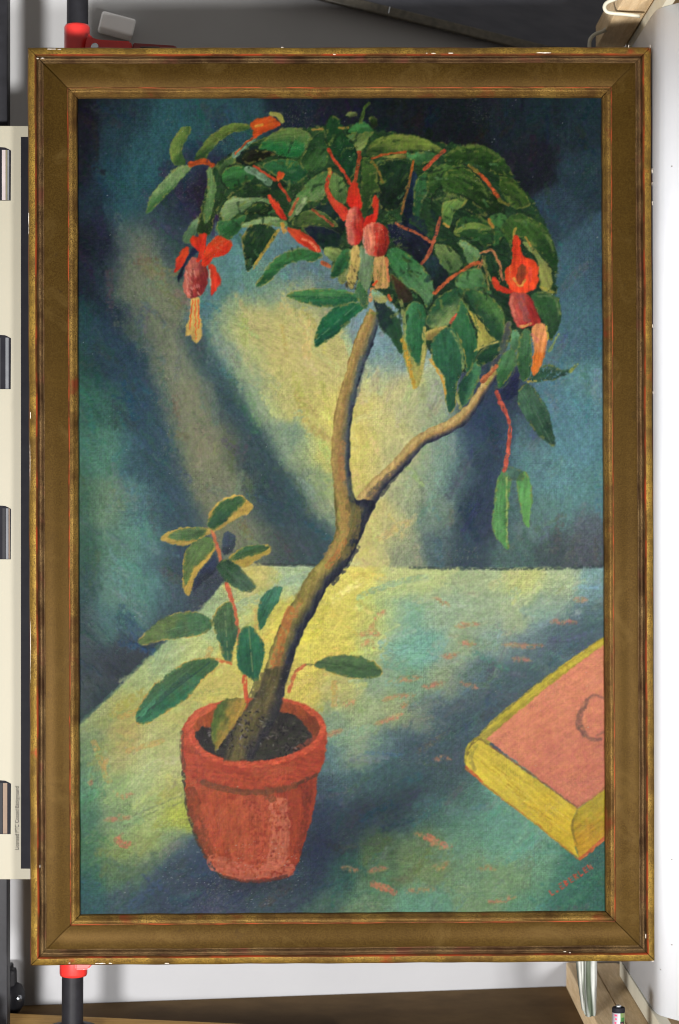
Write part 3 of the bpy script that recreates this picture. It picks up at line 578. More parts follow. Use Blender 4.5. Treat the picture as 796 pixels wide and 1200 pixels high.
LV = [
 # upper left
 ([(205,194),(199,178),(203,163),(211,151),(220,148),(224,152),(219,163),(214,176),(217,192)], (92,116,58), (52,84,46), dict(ax=(1,.3))),
 ([(172,251),(173,237),(182,221.5),(198,204),(210,195),(224,194),(220,202),(206,218),(190,234.5),(178,246)], (104,134,86), (58,102,58), dict(ax=(.7,1),rim=(124,132,80))),
 ([(228,187),(236,172),(248,158),(264.5,147),(280.6,144),(295,148),(289,153),(272.5,156),(258.5,165),(246,178),(241,187)], (84,104,50), (46,76,42), dict(ax=(.5,1))),
 ([(249.5,198),(260.5,204),(266.5,216.5),(260.5,236.6),(250.5,258.7),(246.5,275),(232,275),(234,252.7)], (36,66,40), (34,54,30), {}),
 ([(242,199),(248,197),(253,216),(251.5,236.6),(246,257),(240,261),(238,249),(242,232.5),(243.5,214.5)], (92,126,78), (70,106,62), {}),
 ([(256,200),(262,190),(274,180),(276,188),(266,202),(260,206)], (62,96,56), None, {}),
 ([(260.5,204),(272.6,194),(292.7,198),(298.7,208),(276.6,220.5),(264.5,218.5)], (48,108,54), (38,86,44), {}),
 ([(266.5,232.6),(288.6,216.5),(314.8,220.5),(312.8,232.6),(288.6,232.6)], (36,64,36), (28,48,30), {}),
 ([(258.5,250.7),(262.5,238.6),(272.6,230.6),(288.6,231.6),(313,232.6),(317,238.6),(300.7,240.6),(284.6,248.6),(272.6,254.7),(264.5,262.7)], (108,132,90), (84,114,74), {}),
 ([(254.5,260.7),(272.6,256.7),(288.6,250.7),(284.6,264.7),(272.6,278.8),(258.5,280)], (44,98,54), (36,82,44), {}),
 ([(214,280),(220,267),(231,254),(233,261),(228,279),(220,286)], (94,128,92), (70,104,70), {}),
 ([(304,174),(314,160),(332,150),(350,150),(364.5,158),(360.5,170),(352.5,182.5),(340,184.5),(322,179.5)], (82,110,58), (34,110,56), dict(ax=(0,1))),
 ([(284,186.5),(292,176),(316,177.5),(322,181.5),(304,188.5),(292,192.5)], (38,42,30), None, {}),
 ([(366.5,160),(380.5,154),(384.5,170),(386.5,178),(380.5,196.5),(364.5,202.5),(354.5,196.5),(352.5,186.5),(360.5,170)], (30,62,36), (52,92,48), {}),
 ([(384.5,142),(392.6,136),(399.6,144),(402.6,158),(416.7,174),(417.7,194.5),(410.7,210.5),(404.6,206.5),(394.6,194.5),(386.5,176),(382.5,160)], (28,64,36), (22,56,36), {}),
 ([(310,190.5),(340,186.5),(360.5,200.5),(356.5,210.5),(340,216.5),(330,210.5),(312,198.5)], (40,92,54), (30,74,46), {}),
 ([(342,238.6),(352.5,222.5),(368.5,206.5),(386.5,200.5),(386.5,218.5),(376.5,234.6),(360.5,238.6),(348.5,250.7),(338,258.7)], (64,104,56), (92,124,74), {}),
 ([(388,206),(396,204),(406,216),(406,236),(394,240),(388,228)], (78,110,60), (62,92,50), {}),
 ([(284,250.7),(300,238.6),(314,240.7),(316,250.7),(298,250.7)], (32,58,32), None, {}),
 ([(282,266),(296,258),(318,254),(336,259),(334,266),(312,264),(296,266)], (112,140,94), (90,122,74), {}),
 ([(284.5,282),(292.6,266),(304.6,262),(318.7,266),(324.7,274),(312.7,292),(300.6,306),(290.6,318),(286.5,302)], (30,56,36), (22,46,30), dict(out=(168,140,64))),
 ([(342,264),(346,254),(366,245),(384,252),(396.5,266),(380,265),(366,264),(354,267)], (64,86,46), (44,70,38), {}),
 ([(356,268),(370,264),(388,268),(399.5,276),(396.5,288),(380,292),(366,282)], (24,34,46), (20,40,34), {}),
 ([(301,334.5),(308,320),(322,304),(342,293),(358,292),(378,299),(370,305),(350,306),(334,312),(320,324.5),(306,335.5)], (48,104,56), (34,84,48), dict(rim=(98,138,88),out=(150,140,76))),
 ([(380,292),(392,290),(402,296),(398,306),(386,304)], (120,136,80), (90,110,66), {}),
 ([(402,300),(412,292),(418,306),(412,322),(402,334),(396,326)], (140,146,90), (120,130,84), {}),
 ([(387.5,324.5),(390.5,310),(400.5,294),(410.5,292),(409.5,310),(402.5,320.5),(392.5,326.5)], (46,104,58), (34,84,50), {}),
 ([(336,346.5),(350,340.5),(376,338.5),(400.5,339.5),(416.6,344.5),(420.6,350.5),(408.5,357.6),(384.4,359.6),(360,355.6),(344,350.5)], (58,116,66), (34,92,60), dict(ax=(.1,1),out=(150,146,88),vein=(34,78,54))),
 ([(369,402.5),(373,382),(388,363),(408,356),(429,357),(414,372),(394,391),(373,405)], (30,92,60), (24,74,52), dict(vein=(70,120,84),out=(120,136,80))),
 ([(416.6,338.5),(422.6,324.5),(428.6,330.5),(432,352),(428,362),(420.6,354.6)], (56,104,62), (62,100,66), {}),
 # top centre
 ([(405,134),(412,131),(420,134),(412,137)], (100,114,68), None, {}),
 ([(432,138),(440,137),(443,146),(436,150)], (38,58,30), None, {}),
 ([(408,154),(422,143),(430,145),(438,153),(424,157)], (52,112,58), (40,90,48), {}),
 ([(406,158),(424,156),(438,154),(432,164),(422,180),(418,176),(414,166)], (74,98,50), (112,128,74), {}),
 ([(430,176),(440,164),(458,158),(484,159),(504.5,166),(520.5,176),(512.5,180),(490.5,177),(466,179),(440,184),(432,188)], (92,110,50), (50,72,38), dict(ax=(-.1,1))),
 ([(448,184),(470,180),(480,186),(470,186)], (142,142,72), None, {}),
 ([(476,180),(496.5,178),(512.5,180),(504.5,190),(488.5,192)], (68,128,72), None, {}),
 ([(440,194),(460,186),(484,192),(478,214.5),(470,240.6),(448,246.7),(444,222.5)], (26,48,32), (20,34,26), {}),
 ([(424,186),(438,190),(444,222.5),(438,228.6),(430,250.7),(422,248.7),(424,210.5)], (52,82,38), (40,66,34), {}),
 ([(488,210),(504.5,202.5),(508.5,210.5),(496.5,234.6),(490.5,258.7),(484,250.7)], (44,90,52), (34,72,44), {}),
 ([(506,200),(526,190),(548,196),(560,210),(540,214),(516,218),(504,232),(500,214)], (58,90,44), (36,68,34), {}),
 ([(520,186),(532,174),(556,170),(574,174),(590,186),(599.4,200),(600.4,208),(586,206),(568,198),(548,190),(532,196)], (46,78,34), (28,54,26), dict(ax=(-.2,1),rim=(80,106,56),rw=1.5)),
 ([(520,202),(548,198),(560,208),(570,220),(588,236.4),(589,252.5),(572,250.5),(552,238.4),(532,230.4),(520,226.4)], (46,80,36), (24,44,22), dict(ax=(1,.6))),
 ([(586,208),(600.4,210),(610.5,220),(621.5,236.4),(618.5,242.5),(604.4,244.5),(594.4,236.4),(588,224)], (44,70,30), (52,80,36), {}),
 ([(508,232),(526,226),(546,232),(562,242),(572,252),(560,252),(540,244),(520,246),(510,258)], (30,60,34), (26,50,30), {}),
 ([(518,240),(532,234),(546,234),(544,241),(532,250.5),(528,264.6),(520,262.6)], (92,128,62), (66,106,54), dict(rim=(150,134,66))),
 ([(532,268),(540,256),(554,252),(570,258),(580,270),(578,288),(564,286),(548,278),(534,276)], (36,74,38), (28,60,34), {}),
 ([(534,268.6),(552,260.5),(574,264.6),(574,270.6),(550,268.6),(536,273.6)], (92,120,58), (70,100,50), {}),
 ([(574,254),(590,250),(596,262),(586,284),(578,288),(580,270)], (52,98,50), (40,82,44), {}),
 # right of the crown
 ([(588,268),(594,258),(606,250),(624,256),(640,268),(650,286),(654,306),(652,320),(644,312),(632,296),(618,284),(606,278),(596,284)], (48,82,38), (32,64,34), dict(ax=(.6,1),rim=(84,104,60),rw=1.4)),
 ([(612,286),(620,284),(636.5,304),(646.5,318),(646.5,336),(634.5,340),(628.5,304)], (112,128,74), (128,132,72), {}),
 ([(622.4,346.5),(636.5,341.5),(652.6,346.5),(656.6,356.5),(657.6,372.6),(652.6,388.7),(644.5,398.7),(638.5,380.6),(630.5,366.5)], (44,84,48), (34,64,42), dict(rim=(96,124,84),rw=1.6)),
 ([(510.4,286),(526.5,288),(536.5,298),(542.5,310),(530.5,320),(520.4,314),(510.4,296)], (90,112,66), (70,100,58), {}),
 ([(538.5,281),(550.6,285),(562.6,296),(558.6,308),(550.6,310),(542.5,294)], (92,138,90), (80,120,76), {}),
 ([(568,300),(578,298),(584,314),(587,330),(576,326),(570,316)], (30,62,42), None, {}),
 ([(534.5,326),(550.6,316),(562.6,314),(570,330),(576,344),(560,340),(538.5,338)], (70,118,70), (52,98,58), {}),
 ([(544,340.5),(556,338.4),(570,344.5),(586,358.5),(592,378.6),(590,398.7),(580,398.7),(568,380.6),(556,364.5),(546,350.5)], (62,106,56), (34,70,46), dict(ax=(-1,.7))),
 ([(547,356.5),(552,364.5),(564,376.6),(573,390.7),(580,398.7),(566,405),(558,412),(560,388.6),(552,370.5)], (176,162,76), (150,146,76), {}),
 ([(454,304),(456,292),(466,290),(484,302),(500.4,318),(508.4,336.4),(506.4,352.5),(499.3,360.6),(492.3,346.5),(474,334.4),(460,316)], (46,104,58), (78,126,80), dict(ax=(.6,1))),
 ([(458,320),(476,336),(484,350.5),(470,354.5),(462,338)], (58,42,28), (44,40,30), {}),
 ([(499,378.6),(502,366.6),(514,348.5),(530.5,338.4),(544.6,340.5),(538.5,358.5),(528.5,378.6),(516,382.7),(506,383.7)], (36,78,50), (108,132,82), dict(ax=(.7,1))),
 ([(498.4,388),(508.4,384),(524.5,382),(516.5,390),(508.4,398),(500.4,398)], (172,154,88), None, {}),
 ([(468,392),(482,400),(490,424),(498,396),(500,410),(494,440),(488,454),(480,440),(472,416)], (126,138,82), (150,146,84), {}),
 ([(438,346),(450,354),(466,370),(471,386),(472,412),(468,413),(458,398),(446,384),(440,366)], (30,46,48), (36,72,48), dict(ax=(1,1))),
 ([(473,370),(480,356),(490,353.5),(498,362),(499,380),(497,400),(494,418),(490,430),(484,420),(476,398),(472,376)], (52,112,70), (38,94,58), dict(ax=(1,.2))),
 ([(528.5,386),(534,370),(540,352),(546,356),(550,372),(558.7,396),(558.7,418),(548.6,436.4),(544.6,426.3),(540.6,410)], (44,96,60), (34,84,54), {}),
 ([(505.4,402),(516.5,388),(528.5,384),(538.6,398),(544.6,420),(540.6,436.4),(534.6,456.5),(532.6,478.6),(524.5,480.6),(522.5,460.5),(520.5,440.4),(510.5,428.3),(506.4,414.3)], (40,88,62), (32,74,54), dict(out=(170,144,66))),
 ([(540.6,446.4),(550.7,432.4),(560.7,420),(562.7,440.4),(552.7,464.5),(540.6,475.6),(536.6,460.5)], (30,68,52), (62,114,78), dict(ax=(1,.3))),
 ([(559,420),(574,404),(588,401),(588,410),(576,422),(562,428)], (30,70,46), (24,56,40), dict(out=(140,136,76))),
 ([(594,378),(600,378),(598,392),(592,412),(584,412),(588,396)], (78,80,78), (64,76,72), {}),
 ([(600,388),(608,388),(610,400),(604,414),(598,410)], (84,138,96), None, {}),
 ([(583,450),(582,432),(588,416),(598,410),(604,412),(604,428),(596,444),(586,454)], (66,114,72), (48,96,58), {}),
 ([(580,452),(586,456),(598,444),(606,428),(610,442),(606,462),(594,470),(584,466)], (40,46,74), (34,44,72), {}),
 ([(610,392),(620,386),(623,410),(622,434),(616,448),(610,440),(606,424)], (58,102,66), (46,88,56), {}),
 ([(620,447),(628,434),(644.5,426),(660.6,434),(676.7,428),(668.6,436),(652.6,444),(634.5,447)], (48,80,64), (42,72,60), dict(dry=.3)),
 ([(606,470),(609,454),(618,449),(630,460),(640.5,476.5),(646.5,494.6),(650.5,516.7),(647.5,523.7),(636.5,514.7),(624.4,502.6),(614.4,486.5)], (58,90,70), (38,70,54), dict(rim=(30,48,44),rw=1.4,vein=(70,100,80))),
 ([(588,553),(598,560),(596.6,585.4),(594.5,619.6),(596.6,642),(591,641),(580.6,628),(576.3,613),(578.4,594),(580.6,570.5)], (78,138,78), (72,134,74), dict(ax=(1,0))),
 ([(606,562),(615,553),(622,566),(624,585),(621,607),(620,617.5),(615,615),(610.5,598),(607,579)], (78,140,78), (84,148,78), {}),
]
LEAFY[0] = True
for pts, c, c2, kw in LV: blob(pts, tuple(v * (1.05 if c[1] > 80 else 1.0) for v in c), c2, **kw)
LEAFY[0] = False
blob([(588,548),(598,546),(612,552),(614,562),(600,564),(590,560)], (80,116,90), None, op=.6)
# a few loose dabs that break the leaves up
for i in range(420):
    t = rng.random() * 2 * math.pi; r = math.sqrt(rng.random()); x = 450 + 190 * r * math.cos(t); y = 265 + 110 * r * math.sin(t)
    if y > 330 and x < 440: continue
    u_ = img[int((y - PY0) * K), int((x - PX0) * K)]
    if u_.mean() > 92 or u_[1] < u_[2] + 4 or u_[0] > 120: continue
    a = math.atan2(y - 330, x - 450) + 1.2 + rng.normal(0, .5); l = 4 + 9 * rng.random(); g = rng.random()
    c = (104,118,58) if g < .22 else ((24,44,28) if g < .66 else ((58,84,40) if g < .85 else (70,114,70)))
    stroke([(x, y), (x + l * math.cos(a), y + l * math.sin(a))], 3.2, c, op=.6, dry=.40)
for q, wd_, c, o in [([(434,174),(458,161),(492,162),(514,174)], 4, (112,124,60), .7), ([(522,182),(540,173),(562,171),(588,186)], 4, (92,112,54), .7), ([(526,206),(546,206),(562,216),(572,230)], 4, (84,106,52), .65), ([(590,214),(602,216),(614,230)], 4, (80,98,46), .6), ([(598,258),(622,260),(640,274),(650,300)], 4.5, (96,116,62), .65), ([(508,236),(526,229),(546,234)], 4, (104,124,64), .65), ([(536,284),(548,290),(560,300)], 4, (120,156,104), .6), ([(630,346),(650,350),(655,370)], 3, (104,130,84), .6),
                    ([(478,252),(494,262),(500,276)], 9, (24,34,50), .75), ([(506,246),(514,262),(510,276)], 7, (22,38,42), .7), ([(498,330),(510,322)], 7, (26,42,50), .7), ([(574,292),(590,290),(594,300)], 6, (20,44,32), .7), ([(604,238),(588,244),(580,256)], 5, (24,44,26), .7), ([(530,246),(546,252),(562,256)], 5, (18,40,26), .7), ([(470,360),(470,380)], 5, (24,46,40), .6), ([(500,362),(508,348)], 4, (22,50,36), .7), ([(548,352),(556,370),(562,390)], 3, (28,60,42), .6), ([(284,222),(306,214),(330,218)], 4, (24,44,32), .65), ([(356,206),(372,198),(384,198)], 4, (22,50,32), .65), ([(318,240),(332,232),(344,234)], 4, (26,48,34), .6)]:
    stroke(q, wd_, c, op=o, dry=.34, soft=2.2, taper=True)
# ochre ground left showing between the leaves
for q, wd_, c in [([(327,269),(314,288),(297,314)], 3, (168,142,64)), ([(330,262),(334,272)], 5, (190,140,60)), ([(472,398),(478,420),(486,454)], 5, (192,152,58)), ([(497,384),(496,420),(488,452)], 4, (172,164,92)), ([(504,422),(511,431),(519,446),(522,462)], 3, (194,148,62)), ([(529,388),(540,408),(543,432)], 3, (114,142,86)), ([(470,352),(474,376),(474,396)], 4, (132,140,84)), ([(536,465),(540,478)], 4, (140,144,84)), ([(366,152),(378,151)], 2.5, (150,122,60)), ([(398,150),(408,150)], 3, (150,120,56)), ([(436,190),(444,200),(448,214)], 3, (126,104,46)), ([(440,230),(436,240)], 3, (140,112,48)), ([(604,268),(602,280)], 3, (170,140,64)), ([(616,278),(622,288)], 3, (170,136,62)), ([(634,336),(648,342)], 4, (150,142,66)), ([(640,384),(641,398)], 4, (182,156,66)), ([(574,258),(577,266)], 4, (160,112,50)), ([(560,308),(568,312),(573,340)], 2, (150,132,74)), ([(520,262),(526,266)], 3, (196,150,72)), ([(654,392),(644,412)], 3, (120,142,84)), ([(676,427),(669,435)], 3.5, (152,158,72)), ([(618,447),(628,446)], 3, (160,146,70)), ([(412,326),(406,336),(416,338)], 3, (60,56,40)), ([(594,560),(594,600),(595,640)], 2, (142,166,96)), ([(566,306),(562,314)], 4, (176,112,72)), ([(436,340),(434,352)], 5, (186,134,82)), ([(556,412),(566,406),(584,400)], 2, (170,160,90))]:
    stroke(q, wd_, c, op=.85, dry=.32)
RD, OR = (206,62,42), (190,84,44)
TW = [([(223,193),(232,190),(241,189),(248,193)], 6, (192,80,38)), ([(274,182),(284,174),(296,164)], 6, (116,152,122)), ([(276,180),(288,168),(296,162)], 2.5, (190,88,50)), ([(297,194.5),(310,203),(323,211.5)], 3, (190,68,48)), ([(290,198),(302,204),(316,214)], 8, (112,148,116)), ([(328,216.5),(335,226),(340,234.6)], 3.5, (188,68,48)), ([(340,252),(346,238),(350,232)], 3.5, (184,92,62)), ([(348,250),(354,240),(358,232)], 5, (136,158,112)), ([(366,246),(378,254),(390,264)], 3.5, (150,78,54)),
      ([(385.5,176),(392,188),(400.6,198.5),(410.7,214.5)], 4, (188,64,44)), ([(421.7,178),(420,190),(418.7,200.5),(414.7,214.5)], 4.5, (170,74,48)), ([(387.5,202.5),(384,212),(383.5,222.5),(389.5,232.6)], 5, (198,66,46)), ([(386,198),(388,204)], 4, (180,140,66)),
      ([(423,142),(427,128),(432,122)], 4, (66,90,42)), ([(436,186),(452,181),(476,178)], 2.5, (174,84,44)), ([(520.5,177),(510,186),(497.5,198.5)], 4.5, (196,84,62)), ([(485,188),(482,200),(479,216.5),(470,250)], 3, (126,92,48)), ([(484,190),(481,206)], 3, (176,92,46)),
      ([(561,203),(572,214),(584,232.4)], 4, (190,82,48)), ([(550,194),(560,202)], 4, (140,122,56)), ([(584,234),(596,240)], 4, (112,110,50)), ([(464,262),(474,267),(486,272),(507.4,285)], 3.5, (170,90,62)), ([(516.4,256),(511,274),(507.4,285),(502.4,298),(494.3,309)], 4, (172,88,66)),
      ([(509.4,343.4),(520,333),(530.5,324.4),(550.6,312),(560.6,307)], 4, (190,92,58)), ([(528.5,378),(534.5,368.6)], 3, (190,84,64)), ([(563,297),(570,294),(578,295),(586,312),(589,328)], 3, (172,116,78)), ([(566,300),(570,316),(580,336)], 2, (124,128,72)), ([(378,308),(386,312)], 5, (178,92,60)), ([(566,446),(576,436),(582,430)], 6, (186,106,70)), ([(570,450),(580,438)], 4, (170,158,84)),
      ([(582,459),(588,474.5),(595,488.5),(598,504.6),(596,524.7),(594,540),(591,551)], 5, (198,88,76))]
for q, wd_, c in TW: stroke(q, wd_, c, tuple(v * .78 for v in c), op=.95, dry=.2)
# --- blossoms and buds
blob([(293,146),(302,139),(318,137),(330,146),(320,151),(306,157),(298,163),(296,153)], (196,82,36), (170,62,30), st=.3)
stroke([(318,134),(326,135),(331,142)], 6, (152,152,74), op=.9); stroke([(300,148),(308,146)], 2.5, (200,150,64), op=.8)
blob([(314,228.6),(324,234.6),(332,246.7),(336,258.7),(326,252.7),(318,240.7)], (214,72,48), (176,44,32), st=.25)
blob([(327,200.5),(335,204.5),(330,210.5),(325,212.5)], (208,76,46), (190,90,44))
blob([(336,268),(348,268),(364,278),(376,292),(374,296),(360,291),(346,280)], (212,76,48), (190,54,38), st=.25); stroke([(354,280),(364,284),(372,293)], 3.5, (222,136,110), op=.7, dry=.3)
# left blossom
blob([(223,296),(230,289),(232,294),(220,306),(214,322),(210,330),(210,320)], (28,38,62), None)
blob([(222,291),(217,290),(210,298),(205,314),(206,319),(213,312),(220,300)], (212,66,38), (186,46,34))
blob([(224,350.5),(233,348.5),(234,366.5),(237,384.6),(235,398.7),(228,400.7),(223,392.7),(217,392.7),(219,380.6),(223,366.5)], (196,166,94), (176,150,84), st=.25)
for q in [[(229,352),(229,376),(230,397)], [(226,352),(224,370),(223,386)], [(232,352),(233,372),(233,384)]]: stroke(q, 1.6, (206,84,46), op=.85, dry=.25)
blob([(225,276),(232,278),(235,274),(240,275),(241,290),(234,296),(225,286)], (206,54,34), (180,40,30))
blob([(219,310),(226,301),(236,306),(243,314),(244,326),(240,340),(232,348),(222,349.5),(216,342),(215,330)], (172,92,84), (122,42,42), ax=(1,.3), st=.35, ang=1.4)
for i in range(26):
    x = 218 + 15 * rng.random(); y = 316 + 28 * rng.random(); stroke([(x, y), (x + 1.5, y + 3)], 1.2, (206,140,130), op=.6, soft=.9)
blob([(240,296),(248,282),(258,277),(270.5,284),(270.5,292),(264,299),(250,303),(244,312),(236,310)], (216,72,38), (196,48,30), st=.22)
blob([(244,312),(249,310),(255,318),(259,328),(254,340),(248,346),(247,334),(247,322)], (210,64,42), (192,50,36))
stroke([(240,276),(236,296),(232,306)], 5, (200,50,34), op=.9); stroke([(245,316),(247,334)], 2, (190,170,150), op=.6, dry=.3)
# middle pair
blob([(422.6,288),(438.7,302),(436.7,322),(430.6,340.5),(420.6,324)], (104,130,98), (92,116,84), st=.25)
blob([(412.6,290),(420.6,288),(421.6,306),(418.6,326),(412.6,338.5),(406.5,328),(410.5,310)], (176,152,90), (150,136,80), st=.3)
blob([(438.7,302),(450.7,299),(454.7,318),(455.7,334.5),(448.7,338.5),(438.7,334.5)], (180,146,90), (172,136,84), st=.3)
stroke([(453,302),(456,330)], 3, (204,114,80), op=.8, dry=.25); stroke([(438,334),(442,330)], 3, (214,80,48), op=.9)
for i in range(16):
    x = 408 + 12 * rng.random(); y = 294 + 40 * rng.random(); stroke([(x, y), (x + 1, y + 2.5)], 1.2, (52,48,36), op=.6, soft=.9)
for i in range(12):
    x = 440 + 12 * rng.random(); y = 306 + 26 * rng.random(); stroke([(x, y), (x + .5, y + 3)], 1.2, (104,104,52), op=.6, soft=.9)
blob([(436,340),(446,342),(454,352),(446,356),(438,350)], (120,160,128), (150,150,96)); stroke([(455,346),(458,352)], 4, (210,92,54), op=.9)
blob([(410.7,216.5),(418.7,214.5),(421.7,226.6),(423.7,244.7),(408.6,242.7),(407.6,226.6)], (214,60,42), (196,44,34))
blob([(382.5,222.5),(388.5,230.6),(400.6,238.6),(408.6,246.7),(404.6,258.7),(394.6,248.7),(384.5,234.6)], (208,74,54), (190,56,44))
blob([(436,234.6),(440,228.6),(444,234.6),(443,250.7),(436,268.8),(426,270),(428,256.7),(437,248.7)], (216,62,44), (190,40,32))
blob([(406.5,252),(412.6,243),(420.6,244),(425.6,254),(426.6,270),(422.6,284),(412.6,288),(407.5,284),(405.5,266)], (200,106,98), (166,38,36), ax=(1,.1), st=.3, ang=1.5)
blob([(426.6,273),(430.6,263),(440.7,260),(450.7,264),(455.7,274),(454.7,290),(449.7,299),(438.7,301),(429.6,296),(426.6,284)], (206,118,102), (140,38,32), ax=(1,.1), st=.3, ang=1.5)
stroke([(426.5,268),(426.5,284),(430,297)], 1.6, (228,160,150), op=.7, dry=.3); stroke([(441,264),(442,282),(440,298)], 4, (184,44,38), op=.7, dry=.3)
# right blossom
blob([(623,384.6),(636.5,378.6),(640.5,396.7),(637,424),(626,440),(624,420),(626,410)], (200,134,92), (206,116,56), ax=(0,1), st=.3); stroke([(632,416),(626,432)], 7, (214,112,48), op=.8, dry=.3); stroke([(624,392),(630,400)], 4, (190,112,100), op=.7, dry=.3)
blob([(601,284),(604,276),(610,282),(612,298),(626.5,306),(630.5,314),(630.5,332),(624.5,340),(612,344.5),(600,340.5),(593,330),(592,316),(600,308)], (210,60,38), (214,70,42), st=.25)
blob([(606,316),(612,310),(617,318),(614,330),(610,336),(606,328)], (128,60,42), (150,58,40)); stroke([(602,326),(609,336),(616,328)], 3, (204,150,76), op=.85, dry=.25)
stroke([(598,312),(598,326),(604,336)], 3, (226,96,60), op=.7, dry=.3); stroke([(622,314),(622,330)], 4, (198,70,60), op=.7, dry=.3)
blob([(576,326),(580,324),(586,333),(598,339),(604,342.5),(594,344.5),(582,339.5),(577,333)], (210,66,44), (190,50,38))
blob([(598,344.5),(606,342.5),(620,345.5),(626.5,358.5),(633.5,376.5),(626.5,380.6),(610,384.6),(602,374.6),(597,358.5)], (194,88,82), (150,44,46), ax=(1,.2), st=.3, ang=1.2)
stroke([(610,350),(616,366),(618,374)], 9, (122,78,80), op=.6, dry=.35); stroke([(600,348),(600,360),(606,376)], 4, (206,120,108), op=.6, dry=.35); stroke([(610,383),(622,380)], 3, (196,160,90), op=.7, dry=.3)
# --- young shoot beside the trunk
YO = (190,160,80)
SH = [([(244,616),(246,600),(259,586),(278,579.6),(287,583),(296.4,593.5),(293,600),(272,610.6),(250.5,623.4)], YO, (176,150,78), {}), ([(244,616),(248,602),(259,589),(272,583),(284.7,583),(285.7,589),(276,600),(263,612.7),(250.5,621)], (52,92,56), (42,78,54), {}),
      ([(187.5,632),(197,623),(218.4,618),(242,619),(246,625.5),(227,636),(214,640.5),(199,636)], (176,152,78), None, dict(shade=.9)), ([(196,627.7),(212,620),(229,618),(243,621),(235.5,630),(218.4,634),(203.5,632)], (82,112,72), (66,98,60), {}),
      ([(215,689.6),(216,651),(229,636),(246,632),(252.6,642.6),(242,659.7),(231,672.5),(225,689.6),(220.6,698)], (180,152,72), None, dict(shade=.95)), ([(215,683),(217,649),(229,634),(246,630),(250.5,642.6),(237.7,657.6),(227,668),(219,684)], (80,110,64), (84,108,60), {}),
      ([(267.6,657.6),(276,647),(295,639),(314.6,639),(316.6,648),(299.6,656.4),(289,665),(278,662)], (172,150,72), None, dict(shade=.95)), ([(269.7,655.4),(280,645),(297.5,639),(314.6,640),(312.4,645),(295,651),(280,656)], (48,90,56), (58,92,54), {}),
      ([(253.7,666),(259,657.6),(269.7,655.4),(280,664),(291,674.7),(299.6,686.4),(293,694),(276,689.6),(263,679)], (40,74,50), (66,96,76), dict(ax=(1,.7))),
      ([(302.8,736.6),(302.8,715),(308,698),(321,688.5),(331.6,689.6),(327,702.4),(316.7,719.5),(308,734.5)], (58,114,88), (44,98,70), dict(rim=(36,76,60),rw=1.5)),
      ([(162.8,752.6),(177.8,734.5),(199,721.6),(222.6,717.4),(241.8,721.6),(249.3,731.3),(244,739.8),(222.6,746.2),(192.7,749.4),(173.5,753.7)], (88,112,64), (62,108,70), dict(ax=(1,.1),out=YO,rim=(60,80,50),rw=1.4)),
      ([(250.4,735.5),(250.4,722.7),(259,710),(269.6,705.6),(276,720.6),(279.2,735.5),(273.9,759),(271.7,774),(263.2,771.8),(256.8,752.6)], (66,102,66), (46,92,64), dict(out=YO,vein=(104,130,84))),
      ([(279,782.5),(278,754.7),(283.5,736.6),(293,733.4),(303.8,744),(310,761),(308,778),(301.6,796.4),(291,793)], (40,104,74), (32,88,62), dict(out=YO,vein=(104,130,84))),
      ([(159.6,844.5),(162.8,829.5),(177.8,808),(199,789),(220.5,776),(241.8,771.8),(254.7,774),(252.5,782.5),(237.6,795.3),(220.5,816.7),(192.7,836),(171.4,847.7)], (56,98,60), (44,108,76), dict(out=(196,150,70),vein=(34,70,62))),
      ([(369,779),(384.6,770),(403.7,767.4),(425,770),(442,779),(448,789),(437,795),(408.4,793.7),(384.6,786.5)], (72,104,66), (62,98,62), dict(out=YO,vein=(50,80,50))),
      ([(252.8,880),(247.7,855),(252.8,830),(265,820),(285,819),(288,827.6),(278,845),(265,863),(255,878)], (74,96,46), (160,132,60), dict(ax=(1,.4)))]
for q, wd_, c in [([(249.4,623.4),(256,645),(259,657.6)], 4, (186,98,72)), ([(265,684),(276,718),(279,738),(281,765)], 4.5, (184,92,68))]: stroke(q, wd_, c, op=.95, dry=.18)
blob([(262,625),(276,628),(272,646),(262,650)], (44,60,84), None, op=.8); blob([(252,650),(254,668),(236,684),(226,694),(228,676),(244,660)], (40,54,80), None, op=.8)
for pts, c, c2, kw in SH: blob(pts, c, c2, **kw)
for q, wd_, c in [([(248,623),(253,636),(257,652)], 3, (188,110,76)), ([(266,685),(274,708),(278,732)], 4, (186,92,68)), ([(254.7,773),(263,776),(271.7,778)], 3, (188,98,62)), ([(286,793),(288,808),(289,821)], 5, (190,74,52)), ([(339,810),(344,793.7),(350,785),(358,779)], 4, (188,98,68)), ([(358,779),(369,779)], 1.5, (120,120,70)), ([(180,828),(200,808),(220,792)], 6, (40,78,64)), ([(166,838),(180,822)], 5, (66,136,96))]: stroke(q, wd_, c, op=.9, dry=.25)

# --- weave, dry-brush grain and dirt over everything
wx = 1.15 * (vn(GX / 40, GY / 9, 61) - .5); wy = 1.15 * (vn(GX / 9, GY / 40, 63) - .5)
wv = .5 * np.sin((GX + wx) * 2 * math.pi / 2.55) + .5 * np.sin((GY + wy) * 2 * math.pi / 2.45)
grain = fbm(GX / 1.5, GY / 1.5, 65, 2) - .5; thread = vn(GX / 1.25, GY / 30, 67) - .5; thread2 = vn(GX / 26, GY / 1.25, 69) - .5
tex = (.05 * wv + .32 * grain + .06 * thread + .05 * thread2) * (.5 + .9 * fbm(GX / 40, GY / 40, 90, 3))
lum = img.mean(-1)
def mask(v, lo, hi): return np.clip((v - lo) / (hi - lo), 0, 1)
mr_ = mask(img[..., 0] - img[..., 1], 40, 95); img[..., 2] *= 1 - .08 * mr_; img[..., 0] *= 1 - .04 * mr_; img[..., 1] += 1 * mr_      # earth reds, mossy greens, duller yellows
